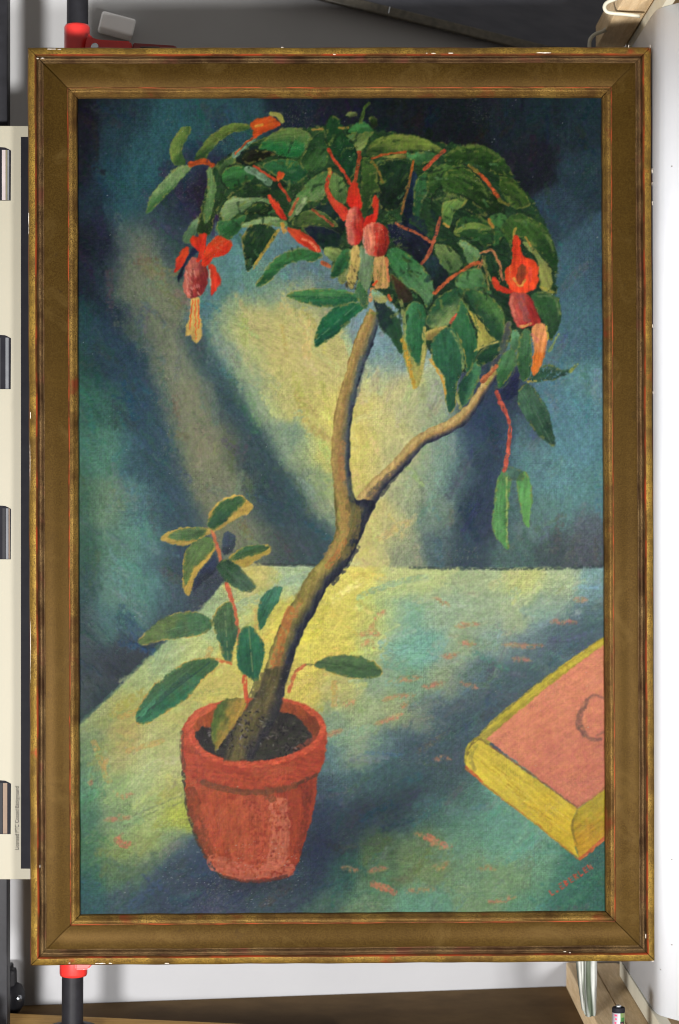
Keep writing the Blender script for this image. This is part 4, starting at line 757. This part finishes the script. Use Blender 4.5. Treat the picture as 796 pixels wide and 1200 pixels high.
mg_ = mask(img[..., 1] - np.maximum(img[..., 0], img[..., 2]), 14, 50); img[..., 1] *= 1 - .06 * mg_; img[..., 0] += 4 * mg_
my_ = mask(np.minimum(img[..., 0], img[..., 1]) - img[..., 2], 45, 80); img *= (1 - .06 * my_)[..., None]
tex = tex * (1 - .45 * np.clip(relief * 1.6, 0, 1))
img *= (1 + tex * np.clip(1.25 - lum / 420, .5, 1.2))[..., None]
img += (fbm(GX / 4, GY / 4, 71, 3) - .5)[..., None] * np.array([14, 8, 10]) + (fbm(GX / 2.2, GY / 2.2, 75, 2) - .5)[..., None] * np.array([-4, 10, -10])
sp = vn(GX / 1.3, GY / 1.3, 83) * vn(GX / 30, GY / 30, 85)
spk = np.clip((sp - .64) * 9, 0, 1) * .2; img[:] = img * (1 - spk[..., None]) + np.array([168, 156, 130]) * spk[..., None]
for i in range(520):                                     # pale specks painted in as glints, half of them at the lower left
    x, y = (92 + 616 * rng.random(), 115 + 950 * rng.random()) if i < 260 else (190 + 170 * rng.random(), 985 + 80 * rng.random())
    a_, b_ = int((y - PY0) * K), int((x - PX0) * K); g_ = .2 + .4 * rng.random()
    img[a_, b_:b_ + 1 + (i % 5 == 0)] = img[a_, b_] * (1 - g_) + np.array([176, 178, 176]) * g_
np.clip(img, 3, 250, out=img); img[:] = 255 * 1.03 * (img / 255) ** 1.06; np.clip(img, 2, 250, out=img)

# --- carry the paint onto the canvas sheet
cu0, cv0 = corner(0.0520, 3); cu1, cv1 = corner(0.0520, 1)
nu, nv = int((cu1 - cu0) * 1000 * 1.1), int((cv1 - cv0) * 1000 * 1.1)
UU, VV = np.meshgrid(np.linspace(cu0, cu1, nu), np.linspace(cv0, cv1, nv))
Rm = np.array(ROT); M0 = np.array(m0)
def bilin(A, x, y):
    u = np.clip((x - PX0) * K - .5, 0, PW - 1.001); v = np.clip((y - PY0) * K - .5, 0, PH - 1.001); i = u.astype(int); j = v.astype(int)
    fu, fv = u - i, v - j
    if A.ndim == 3: fu, fv = fu[..., None], fv[..., None]
    return (A[j, i] * (1 - fu) + A[j, i + 1] * fu) * (1 - fv) + (A[j + 1, i] * (1 - fu) + A[j + 1, i + 1] * fu) * fv
CW = -0.0160
wpos = M0 + np.stack([UU, np.full(UU.shape, -CW), VV], -1) @ Rm.T
PXm = 398 + wpos[..., 0] / wpos[..., 1] * F; PYm = 600 - (wpos[..., 2] - Z0) / wpos[..., 1] * F
paint = bilin(img, PXm, PYm); rel = bilin(relief, PXm, PYm)
rel = rel + .5 * bilin(grain, PXm, PYm)
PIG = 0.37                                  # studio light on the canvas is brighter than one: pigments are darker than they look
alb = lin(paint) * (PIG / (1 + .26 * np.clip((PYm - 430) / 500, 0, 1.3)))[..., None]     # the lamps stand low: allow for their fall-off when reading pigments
co = np.stack([UU, -(CW + rel * 0.00026), VV + FH / 2], -1).reshape(-1, 3)
idx = np.arange(nu * nv).reshape(nv, nu)
quads = np.stack([idx[:-1, :-1], idx[:-1, 1:], idx[1:, 1:], idx[1:, :-1]], -1).reshape(-1, 4)
me = bpy.data.meshes.new('canvas'); me.vertices.add(len(co)); me.vertices.foreach_set('co', co.ravel())
me.loops.add(quads.size); me.loops.foreach_set('vertex_index', quads.ravel().astype(np.int32))
me.polygons.add(len(quads)); me.polygons.foreach_set('loop_start', np.arange(0, quads.size, 4, dtype=np.int32))
me.polygons.foreach_set('use_smooth', np.ones(len(quads), bool))
me.update(calc_edges=True)
at = me.color_attributes.new('paint', 'FLOAT_COLOR', 'POINT')
rgba = np.ones((nu * nv, 4), np.float32); rgba[:, :3] = alb.reshape(-1, 3); at.data.foreach_set('color', rgba.ravel())
t = NT('oil_paint_on_linen')
ca_ = t.n('ShaderNodeVertexColor', layer_name='paint')
nb = t.bump(t.noise(700, 4, .7), .3, .0003)
m_canvas = t.done(ca_.outputs['Color'], t.ramp(t.noise(25, 4, .6), [(.3, (.34,) * 3 + (1,)), (.7, (.46,) * 3 + (1,))]), 0, nb, .025)
obj('canvas', me, m_canvas, painting)
obj('backing_board', box((cu0, -CW + 0.004, cv0 + FH / 2), (cu1, -CW + 0.010, cv1 + FH / 2)), plain('backing_board', (.1, .075, .05, 1)), painting)

# ------------------------------------------------------------------ red-and-black clamp stand behind the frame
m_black = plain('black_metal_tube', (0.014, 0.014, 0.017, 1), (0.010, 0.010, 0.012, 1), 60, 0.45, 0.0, spec=.12)
m_red = plain('red_plastic', (0.52, 0.024, 0.020, 1), (0.46, 0.020, 0.018, 1), 90, 0.40)
m_dred = plain('dark_red_plastic', (0.22, 0.020, 0.020, 1), (0.17, 0.016, 0.016, 1), 90, 0.45)
m_steel = plain('bright_steel', (0.55, 0.58, 0.62, 1), (0.4, 0.42, 0.46, 1), 80, 0.25, 0.9)
DP = 2.690
stand = empty('clamp_stand', (P(85, 600, DP).x, DP, 0)); tag(stand, 'black tube stand with red plastic clamps holding the frame from behind', 'stand')
sl = Vector(stand.location)
def rel_to(o, me_): me_.transform(Matrix.Translation(-o)); return me_
a = P(91.3, -40, DP); b = P(85, 1200, DP); dirv = (a - b); foot = b + dirv * ((0.016 - b.z) / dirv.z)
obj('pole', rel_to(sl, tube([foot, b, P(88, 600, DP), a + dirv * 0.12], 0.0130, 28, 3)), m_black, stand, True)
obj('foot', rel_to(sl, lathe([(0.012, .0125), (0.030, .0125), (0.031, .0145), (0.029, .0165), (0.019, .0180), (0.0145, .0205), (0.0131, .0215)], 32, Matrix.Translation((foot.x, DP, 0)))), m_black, stand, True)
def collar(px, y0, y1, r):
    c0 = P(px, y1, DP); c1 = P(px, y0, DP); h = c1.z - c0.z
    return lathe([(r - .004, 0), (r - .001, .001), (r, .004), (r, h - .004), (r - .0015, h - .001), (r - .005, h)], 32, Matrix.Translation(c0))
cl = obj('clamp', rel_to(sl, collar(90.5, 28.5, 96, 0.0155)), m_red, stand, True)
obj('clamp_arm', rel_to(sl, extrude_px([(100,50),(104,38),(107,43),(112,45.5),(122,46.5),(153,48),(154.5,52),(154.5,80),(100,80)], 2.668, 2.704, .0018)), m_red, stand)
obj('clamp_arm', rel_to(sl, extrude_px([(155.5,50),(205,53.2),(208,55.5),(208,78),(155.5,78)], 2.674, 2.700, .0015)), m_dred, stand)
obj('bolt', rel_to(sl, lathe([(.0048, 0), (.0050, .002), (.0046, .0042), (.0025, .0052)], 16, Matrix.Translation(P(111.5, 55.5, 2.6685)) @ Matrix.Rotation(math.pi / 2, 4, 'X'))), m_steel, stand, True)
obj('clamp', rel_to(sl, collar(86.3, 1092, 1144, 0.0168)), m_red, stand, True)
obj('clamp_arm', rel_to(sl, extrude_px([(88,1098),(104,1098),(108,1131),(104,1136),(98,1137),(88,1137)], 2.672, 2.700, .0018)), m_red, stand)
obj('cross_bar', rel_to(sl, tube([P(88, 1084, 2.676), P(400, 1084, 2.676), P(700, 1084, 2.676)], .007, 16, 2)), m_black, stand, True)
obj('cross_bar', rel_to(sl, tube([P(88, 74, 2.676), P(400, 74, 2.676), P(700, 74, 2.676)], .007, 16, 2)), m_black, stand, True)
for px, py in [(180, 1084), (640, 1084), (180, 74), (640, 74)]:
    q = P(px, py, 2.676); obj('bracket', rel_to(sl, box((q.x - .012, 2.626, q.z - .010), (q.x + .012, 2.684, q.z + .010), .002)), m_black, stand)

# ------------------------------------------------------------------ wooden board under the stand
def wood(name, c, c2, st, sc=9, rough=.5, knots=True):
    t = NT(name); a = t.noise(sc, 6, .6, st, .6); b = t.noise(sc * 6, 3, .6, st); k = t.noise(3.0, 3, .5, tuple(v * .5 for v in st))
    base = t.mix(t.ramp(a, [(.38, (0, 0, 0, 1)), (.62, (1, 1, 1, 1))]), c2, c)
    base = t.mix(t.ramp(b, [(.45, (.25,) * 3 + (1,)), (.62, (0, 0, 0, 1))]), base, tuple(v * .55 for v in c2[:3]) + (1,))
    return t.done(base, max(rough, .65), 0, t.bump(b, .25, .0005), .1)
m_honey = wood('honey_wood', (.74, .46, .16, 1), (.58, .33, .10, 1), (2, 18, 18))
q0, q1 = P(0, 1187.5, 1), P(205, 1196.5, 1)
def on_z(px, py, z): 
    d = P(px, py, 1) - Vector((0, 0, Z0)); return Vector((0, 0, Z0)) + d * ((z - Z0) / d.z)
e0 = on_z(-200, 1178, .012); e1 = on_z(420, 1206, .012)
bm = bmesh.new(); fr = Vector((0.04, -0.5, 0))
base_v = [bm.verts.new((v.x, v.y, 0.0005)) for v in (e0, e1, e1 + fr, e0 + fr)]
f_ = bm.faces.new(base_v); r_ = bmesh.ops.extrude_face_region(bm, geom=[f_]); bmesh.ops.translate(bm, vec=(0, 0, .0118), verts=[e for e in r_['geom'] if isinstance(e, bmesh.types.BMVert)])
bmesh.ops.recalc_face_normals(bm, faces=bm.faces[:]); bmesh.ops.bevel(bm, geom=bm.edges[:], offset=.0012, segments=2, affect='EDGES')
brd = obj('wooden_board', bm_mesh(bm), m_honey); tag(brd, 'honey coloured wooden board on the floor under the black pole', 'board')

# ------------------------------------------------------------------ colour reference chart and its post
DC = 2.655
cst = empty('chart_stand', (P(4, 600, 2.69).x, 2.69, 0)); tag(cst, 'black square post on a caster standing behind the cream chart', 'stand')
cl_ = Vector(cst.location)
a, b = P(-18, 0, 2.69), P(10, 0, 2.69)
obj('post', rel_to(cl_, box((a.x, 2.682, .012), (b.x, 2.706, 1.62), .0015)), m_black, cst)
cw = on_z(17, 1188, 0.0)
obj('base_arm', rel_to(cl_, box((a.x, 2.55, .046), (a.x + .012, cw.y + .02, .062), .002)), m_black, cst)
wc = Vector((cw.x - .004, cw.y, .0205))
MW = Matrix.Translation(wc) @ Matrix.Rotation(math.radians(68), 4, 'Z') @ Matrix.Rotation(math.pi / 2, 4, 'X')
wh = obj('caster_wheel', rel_to(cl_, lathe([(.006, -.011), (.016, -.011), (.0195, -.008), (.0203, 0), (.0195, .008), (.016, .011), (.006, .011)], 28, MW)), m_black, cst, True)
obj('caster_fork', rel_to(cl_, box((wc.x - .016, wc.y - .012, .030), (wc.x + .006, wc.y + .014, .058), .005)), m_black, cst)
obj('axle', rel_to(cl_, lathe([(.004, -.0135), (.004, .0135)], 14, MW)), m_steel, wh, True)
wc2 = Vector((wc.x - .004, 2.57, .0205)); MW2 = Matrix.Translation(wc2) @ Matrix.Rotation(math.radians(75), 4, 'Z') @ Matrix.Rotation(math.pi / 2, 4, 'X')
obj('caster_wheel', rel_to(cl_, lathe([(.006, -.011), (.016, -.011), (.0195, -.008), (.0203, 0), (.0195, .008), (.016, .011), (.006, .011)], 28, MW2)), m_black, cst, True)
obj('caster_fork', rel_to(cl_, box((wc2.x - .016, wc2.y - .012, .030), (wc2.x + .006, wc2.y + .014, .058), .005)), m_black, cst)

m_cream = plain('cream_card', (.235, .218, .165, 1), (.222, .206, .154, 1), 5, .6, bump=.05)
m_ink = plain('black_print', (.010, .010, .013, 1), (.007, .007, .010, 1), 50, .6, bump=.03, spec=.06)
chart = empty('colour_chart', P(-30, 1030, DC)); tag(chart, 'cream colour reference card with dark windows and a black border strip', 'chart'); ch = Vector(chart.location)
def plate(x0, y0, x1, y1, d, th, bev=0.0): 
    a_, b_ = P(x0, y1, d), P(x1, y0, d); return rel_to(ch, box((a_.x, d, a_.z), (b_.x, d + th, b_.z), bev))
obj('card', plate(-120, 147.5, 46, 1030.5, DC, .004, .0006), m_cream, chart)
obj('border_strip', plate(24.6, 160.5, 40, 1018, DC - .0006, .0008), m_ink, chart)
m_pk = plain('pale_pink_patch', (.30, .255, .25, 1), rough=.6); m_ol = plain('olive_patch', (.10, .085, .04, 1), rough=.6); m_gy = plain('grey_patch', (.12, .125, .135, 1), rough=.6, spec=.1)
m_dg = plain('dark_grey_patch', (.022, .022, .025, 1), rough=.6, spec=.1); m_br = plain('brown_patch', (.13, .078, .044, 1), rough=.6)
for (y0, y1, bars) in [(173.5, 235, [(2.4, 6.6, m_pk), (6.8, 8.8, m_ol), (8.9, 10.8, m_gy)]), (393.5, 456, [(-3, 1.2, m_dg), (6.6, 10.2, m_gy)]), (593.5, 655.5, [(3, 6, m_dg), (7, 10, m_gy), (10.3, 11.4, m_br)]), (915.5, 977.5, [(-4, 3, m_dg), (3.6, 8.6, m_br)])]:
    pts = [(-40, y1), (12.6, y1), (13.0, y0 + 3), (10, y0 + 1.2), (6, y0 - .6), (0, y0 - 1), (-40, y0 - 1)]
    wv_ = [P(x, y, DC - .0007) for x, y in pts]; n_ = len(pts); wv_ += [v + Vector((0, .0011, 0)) for v in wv_]
    wn_ = obj('window', rel_to(ch, mesh(wv_, [tuple(range(n_)), tuple(range(n_, 2 * n_))[::-1]] + [(i, i + n_, (i + 1) % n_ + n_, (i + 1) % n_) for i in range(n_)])), m_ink, chart)
    for x0, x1, mm in bars:
        a_, b_ = P(x0, y1 - .6, DC - .0013), P(x1, y0 + 2.2, DC - .0013)
        obj('colour_bar', rel_to(ch, box((a_.x, DC - .0013, a_.z), (b_.x, DC - .0004, b_.z))), mm, wn_)
cu = bpy.data.curves.new('print', 'FONT'); cu.body = 'Licensed PTC Coated Background'; cu.size = 1; cu.extrude = 0
tmp = bpy.data.objects.new('tmp', cu); col.objects.link(tmp); bpy.context.view_layer.update()
tm_ = bpy.data.meshes.new_from_object(tmp.evaluated_get(bpy.context.evaluated_depsgraph_get())); bpy.data.objects.remove(tmp)
xs = [v.co.x for v in tm_.vertices]; ln_ = max(xs) - min(xs); a_ = P(22.2, 996, DC - .0009); span = P(22, 922, DC).z - a_.z; sc_ = span / ln_
for v in tm_.vertices: v.co = Vector((a_.x - v.co.y * sc_ * 1.25, a_.y, a_.z + v.co.x * sc_)) - ch
obj('printed_text', tm_, m_ink, chart)

# ------------------------------------------------------------------ white box on the wall, dark board, wooden rack with white panel
m_white = plain('white_plastic', (.93, .93, .94, 1), (.90, .90, .91, 1), 30, .45, bump=.04)
s0, z0 = on_wall(136, 34)
wb = obj('wall_box', box((-.0225, -.034, -.0115), (.0225, 0, .0115), .004, 3), m_white); wb.matrix_world = Matrix.Translation(wall_pt(s0, z0, .0005)) @ Matrix.Rotation(math.atan2(wd.y, wd.x), 4, 'Z') @ Matrix.Rotation(math.radians(13), 4, 'Y')
tag(wb, 'small white plastic box fixed askew to the wall above the red clamp', 'box')

m_navy = plain('dark_slate_board', (.082, .086, .108, 1), (.062, .066, .086, 1), 20, .55, st=(1, 1, 4), bump=.2)
m_trim = plain('grey_brown_trim', (.110, .096, .070, 1), (.055, .050, .038, 1), 120, .5, bump=.3)
s1, z1 = on_wall(300, -13); s2, z2 = on_wall(700, 85)
ang = math.atan2(z2 - z1, s2 - s1); lb = math.hypot(s2 - s1, z2 - z1)
db = empty('dark_board', wall_pt(s1, z1, .002)); db.rotation_euler = (Matrix.Rotation(math.atan2(wd.y, wd.x), 4, 'Z') @ Matrix.Rotation(-ang, 4, 'Y')).to_euler()
tag(db, 'dark slate board with grey brown edging slanting across the wall above the frame', 'board')
obj('panel', box((0, -.016, .004), (lb, 0, .34), .001), m_navy, db)
obj('edging', box((0, -.026, 0), (lb, -.0165, .0125), .0015), m_trim, db)
sA, zA = on_wall(362, 2); xA = math.hypot(sA - s1, zA - z1)
for i in range(4): obj('metal_clip', box((xA + i * .0058, -.0285, .001), (xA + i * .0058 + .0032, -.0262, .011), .0006), m_steel, db)
obj('metal_clip', box((xA - .016, -.0285, .001), (xA - .013, -.0262, .008), .0006), m_steel, db)
obj('metal_clip', box((xA + .103, -.0275, .003), (xA + .1045, -.0262, .012), .0004), m_steel, db)

m_pine = wood('pale_pine', (.80, .61, .38, 1), (.68, .49, .28, 1), (22, 1.6, 22), 8, .6)
m_bat = plain('cream_batten', (.60, .57, .46, 1), (.54, .51, .40, 1), 25, .6)
rack = empty('wooden_rack', (.40, 2.62, 0)); tag(rack, 'pale pine rack with bottom and top planks beside the frame', 'rack'); rl = Vector(rack.location)
ZP, ZT = .034, 1.246
for i, (xa, xb) in enumerate([(.305, .3395), (.3402, .374), (.3747, .46)]):
    obj('plank', rel_to(rl, box((xa, 1.9, .0005), (xb, 2.985, ZP - .0006 * i), .0012)), m_pine, rack)
obj('plank', rel_to(rl, box((.335, 2.35, ZT), (.372, 2.90, ZT + .03), .0015)), m_pine, rack)
obj('plank', rel_to(rl, box((.3745, 2.35, ZT + .002), (.46, 2.90, ZT + .032), .0015)), m_pine, rack)
for y_ in (2.36, 2.86): obj('upright', rel_to(rl, box((.42, y_, .0335), (.455, y_ + .03, ZT + .0015), .0015)), m_pine, rack)
obj('batten', rel_to(rl, box((.3655, 2.44, ZP + .0005), (.379, 2.895, ZP + .0215), .001)), m_bat, rack)
obj('batten', rel_to(rl, box((.3735, 2.425, ZT - .021), (.384, 2.895, ZT + .0015), .001)), m_bat, rack)
# white translucent panel standing on the batten
t = NT('white_acrylic'); nz = t.noise(12, 4, .6)
m_acr = t.done(t.ramp(nz, [(.3, (.64, .66, .70, 1)), (.7, (.69, .71, .75, 1))]), .45, 0, t.bump(t.noise(60, 3, .5), .05, .0005))
tr = t.n('ShaderNodeBsdfTranslucent'); tr.inputs[0].default_value = (.7, .72, .76, 1); mx = t.n('ShaderNodeMixShader'); mx.inputs[0].default_value = .25
t.l(t.p.outputs[0], mx.inputs[1]); t.l(tr.outputs[0], mx.inputs[2]); t.l(mx.outputs[0], t.t.nodes['Material Output'].inputs['Surface'])
prof_ = [(.3680, 2.895), (.3682, 2.80), (.3684, 2.70), (.3686, 2.62), (.3690, 2.598), (.3703, 2.583), (.3735, 2.573), (.378, 2.565), (.384, 2.556), (.400, 2.533), (.420, 2.504), (.440, 2.475)]
pv = [(x_, y_, z_) for z_ in (ZP + .022, .3, .64, .95, ZT - .0215) for x_, y_ in prof_]; n_ = len(prof_)
pan = obj('white_panel', mesh(pv, [(r * n_ + i, r * n_ + i + 1, (r + 1) * n_ + i + 1, (r + 1) * n_ + i) for r in range(4) for i in range(n_ - 1)]), m_acr, None, True); md = pan.modifiers.new('s', 'SOLIDIFY'); md.thickness = .002; md.offset = 0
tag(pan, 'white plastic sheet standing upright on the pine rack, curving outwards beside the frame', 'panel')
m_dirt = plain('dark_speck', (.18, .17, .16, 1))
for px, py in [(789, 1007), (788, 1107), (787, 195), (778, 1136)]:
    xs_ = min(prof_, key=lambda p_: abs(398 + p_[0] / p_[1] * F - px)); q = P(px, py, xs_[1]); obj('speck', lathe([(.0006, 0), (.0009, .0003), (.0005, .0012)], 8, Matrix.Translation((xs_[0] - .0008, xs_[1] - .0006, q.z)) @ Matrix.Rotation(math.radians(-60), 4, 'Z') @ Matrix.Rotation(math.pi / 2, 4, 'X')), m_dirt, pan)

# hooks
m_hook = plain('cream_coated_wire', (.45, .43, .35, 1), (.40, .38, .30, 1), 50, .45, bump=.03)
def hook(path, d, label):
    pts = [P(x, y, d) for x, y in path]; o = obj('wire_hook', tube(pts, .0024, 12, 8), m_hook, None, True); return tag(o, label, 'hook', 'hooks on the rack')
hook([(728, -3), (718, 0), (711, 3.5), (708.5, 8.5), (711, 13.5), (718, 15.5), (730, 16.5), (750, 18.6)], 2.672, 'bent cream wire hook with a long straight shank under the top plank')
hook([(712, 33), (706, 37), (698, 40), (692.5, 45), (690.8, 52), (692, 62), (700, 68)], 2.795, 'cream wire hook half hidden behind the frame corner')

# battery on the plank
bat = empty('battery', (P(725, 1178, 2.5).x, 2.5, ZP)); tag(bat, 'small cylindrical battery standing upright on the pine plank', 'battery')
t = NT('battery_label'); sx = t.n('ShaderNodeSeparateXYZ'); t.l(t.tc.outputs['Object'], sx.inputs[0])
nz = t.noise(160, 2, .4); g1 = t.n('ShaderNodeMapRange'); g1.inputs[1].default_value = -.0075; g1.inputs[2].default_value = .0075; t.l(sx.outputs['X'], g1.inputs[0])
base = t.ramp(g1.outputs[0], [(.08, (.30, .26, .29, 1)), (.40, (.40, .42, .46, 1)), (.52, (.55, .58, .62, 1)), (.62, (.12, .20, .07, 1)), (.9, (.16, .17, .06, 1))])
m_lab = t.done(base, .3, .3)
obj('casing', lathe([(.0066, .0005), (.0072, .0015), (.0072, .0425)], 32), m_lab, bat, True)
obj('cap', lathe([(.0072, .0425), (.0073, .0430), (.0073, .0470), (.0068, .0480), (.0060, .0482), (.0058, .0476)], 32), m_ink, bat, True)
obj('terminal', lathe([(.0030, .0476), (.0029, .0500), (.0022, .0505)], 20), m_steel, bat, True)
m_lr = plain('red_lettering', (.42, .03, .09, 1)); m_lg = plain('green_emblem', (.02, .10, .02, 1)); m_lk = plain('black_emblem', (.008, .008, .010, 1))
def wrap(x0, x1, z0_, z1_, r, mm, nm):       # a patch printed round the casing
    n_ = 8; v_ = []; 
    for i in range(n_ + 1):
        a__ = math.asin(max(-1, min(1, (x0 + (x1 - x0) * i / n_) / .0073))); v_ += [(r * math.sin(a__), -r * math.cos(a__), z0_), (r * math.sin(a__), -r * math.cos(a__), z1_)]
    return obj(nm, mesh(v_, [(2 * i, 2 * i + 2, 2 * i + 3, 2 * i + 1) for i in range(n_)]), mm, bat)
for i in range(8): wrap(-.0052 + (i % 2) * .0006, -.0022 - (i % 3) * .0005, .039 - i * .0042, .0412 - i * .0042, .00726, m_lr, 'printed_letter')
for i in range(7): wrap(.0012 - .0006 * i + .001, .0060 - .0002 * i, .0355 - i * .0022, .0376 - i * .0022, .00727, m_lg if i < 2 else m_lk, 'printed_emblem')
wrap(.0026, .0040, .0285, .031, .00731, m_lr, 'printed_emblem')

# hanging striped cloth over the cross bar
t = NT('striped_cloth'); sx = t.n('ShaderNodeAttribute', attribute_name='band')
nz = t.noise(90, 4, .6, (3, 1, .5))
cc = t.ramp(sx.outputs['Fac'], [(.0, (0.044, 0.055, 0.038, 1)), (.10, (0.319, 0.328, 0.303, 1)), (.30, (0.367, 0.376, 0.351, 1)), (.36, (0.040, 0.053, 0.031, 1)), (.44, (0.399, 0.407, 0.383, 1)), (.56, (0.415, 0.423, 0.399, 1)), (.62, (0.044, 0.058, 0.035, 1)), (.78, (0.031, 0.044, 0.022, 1)), (.84, (0.367, 0.376, 0.360, 1)), (1, (0.399, 0.407, 0.392, 1))])
m_cloth = t.done(t.mix(t.ramp(nz, [(.35, (.65,) * 3 + (1,)), (.6, (1, 1, 1, 1))]), (0.1, .11, .09, 1), cc), .85)
nu_, nv_ = 60, 40; vv, ff, bd_ = [], [], []
for j in range(nv_ + 1):
    for i in range(nu_ + 1):
        u, v = i / nu_, j / nv_
        tip = 1199 - 8 * abs(math.sin(3.4 * u + .2)) - (26 * max(0, u - .55) if u > .5 else 0) - (20 * max(0, .34 - u) * 2.2)
        y = 1077 + (tip - 1077) * v
        x = 673 + 25 * u + (9 * v * v * (1 - u)) + 1.0 * math.sin(7 * u + 2 * v)
        d = 2.672 + .0035 * math.sin(u * 11 + 2.2 * v + 1.3 * math.sin(3 * v)) * (.5 + .5 * v) + .002 * math.sin(u * 25 + 3 * v) + .004 * (float(vn(np.array([u * 5.0]), np.array([v * 9.0]), 3)[0]) - .5) + (.016 * (1 - v) if v < .02 else 0)
        d = max(d, 2.6625); vv.append(P(x, y, d)); bd_.append(min(max(u + .04 * math.sin(7 * v + 5 * u) + .05 * (v - .5), 0), 1))
for j in range(nv_):
    for i in range(nu_): a_ = j * (nu_ + 1) + i; ff.append((a_, a_ + 1, a_ + nu_ + 2, a_ + nu_ + 1))
cm = mesh(vv, ff); ab = cm.attributes.new('band', 'FLOAT', 'POINT'); ab.data.foreach_set('value', np.array(bd_, np.float32))
clo = obj('hanging_cloth', cm, m_cloth, None, True); md = clo.modifiers.new('s', 'SOLIDIFY'); md.thickness = .0012
tag(clo, 'folded grey and green striped cloth hanging below the frame beside the pine plank', 'cloth')
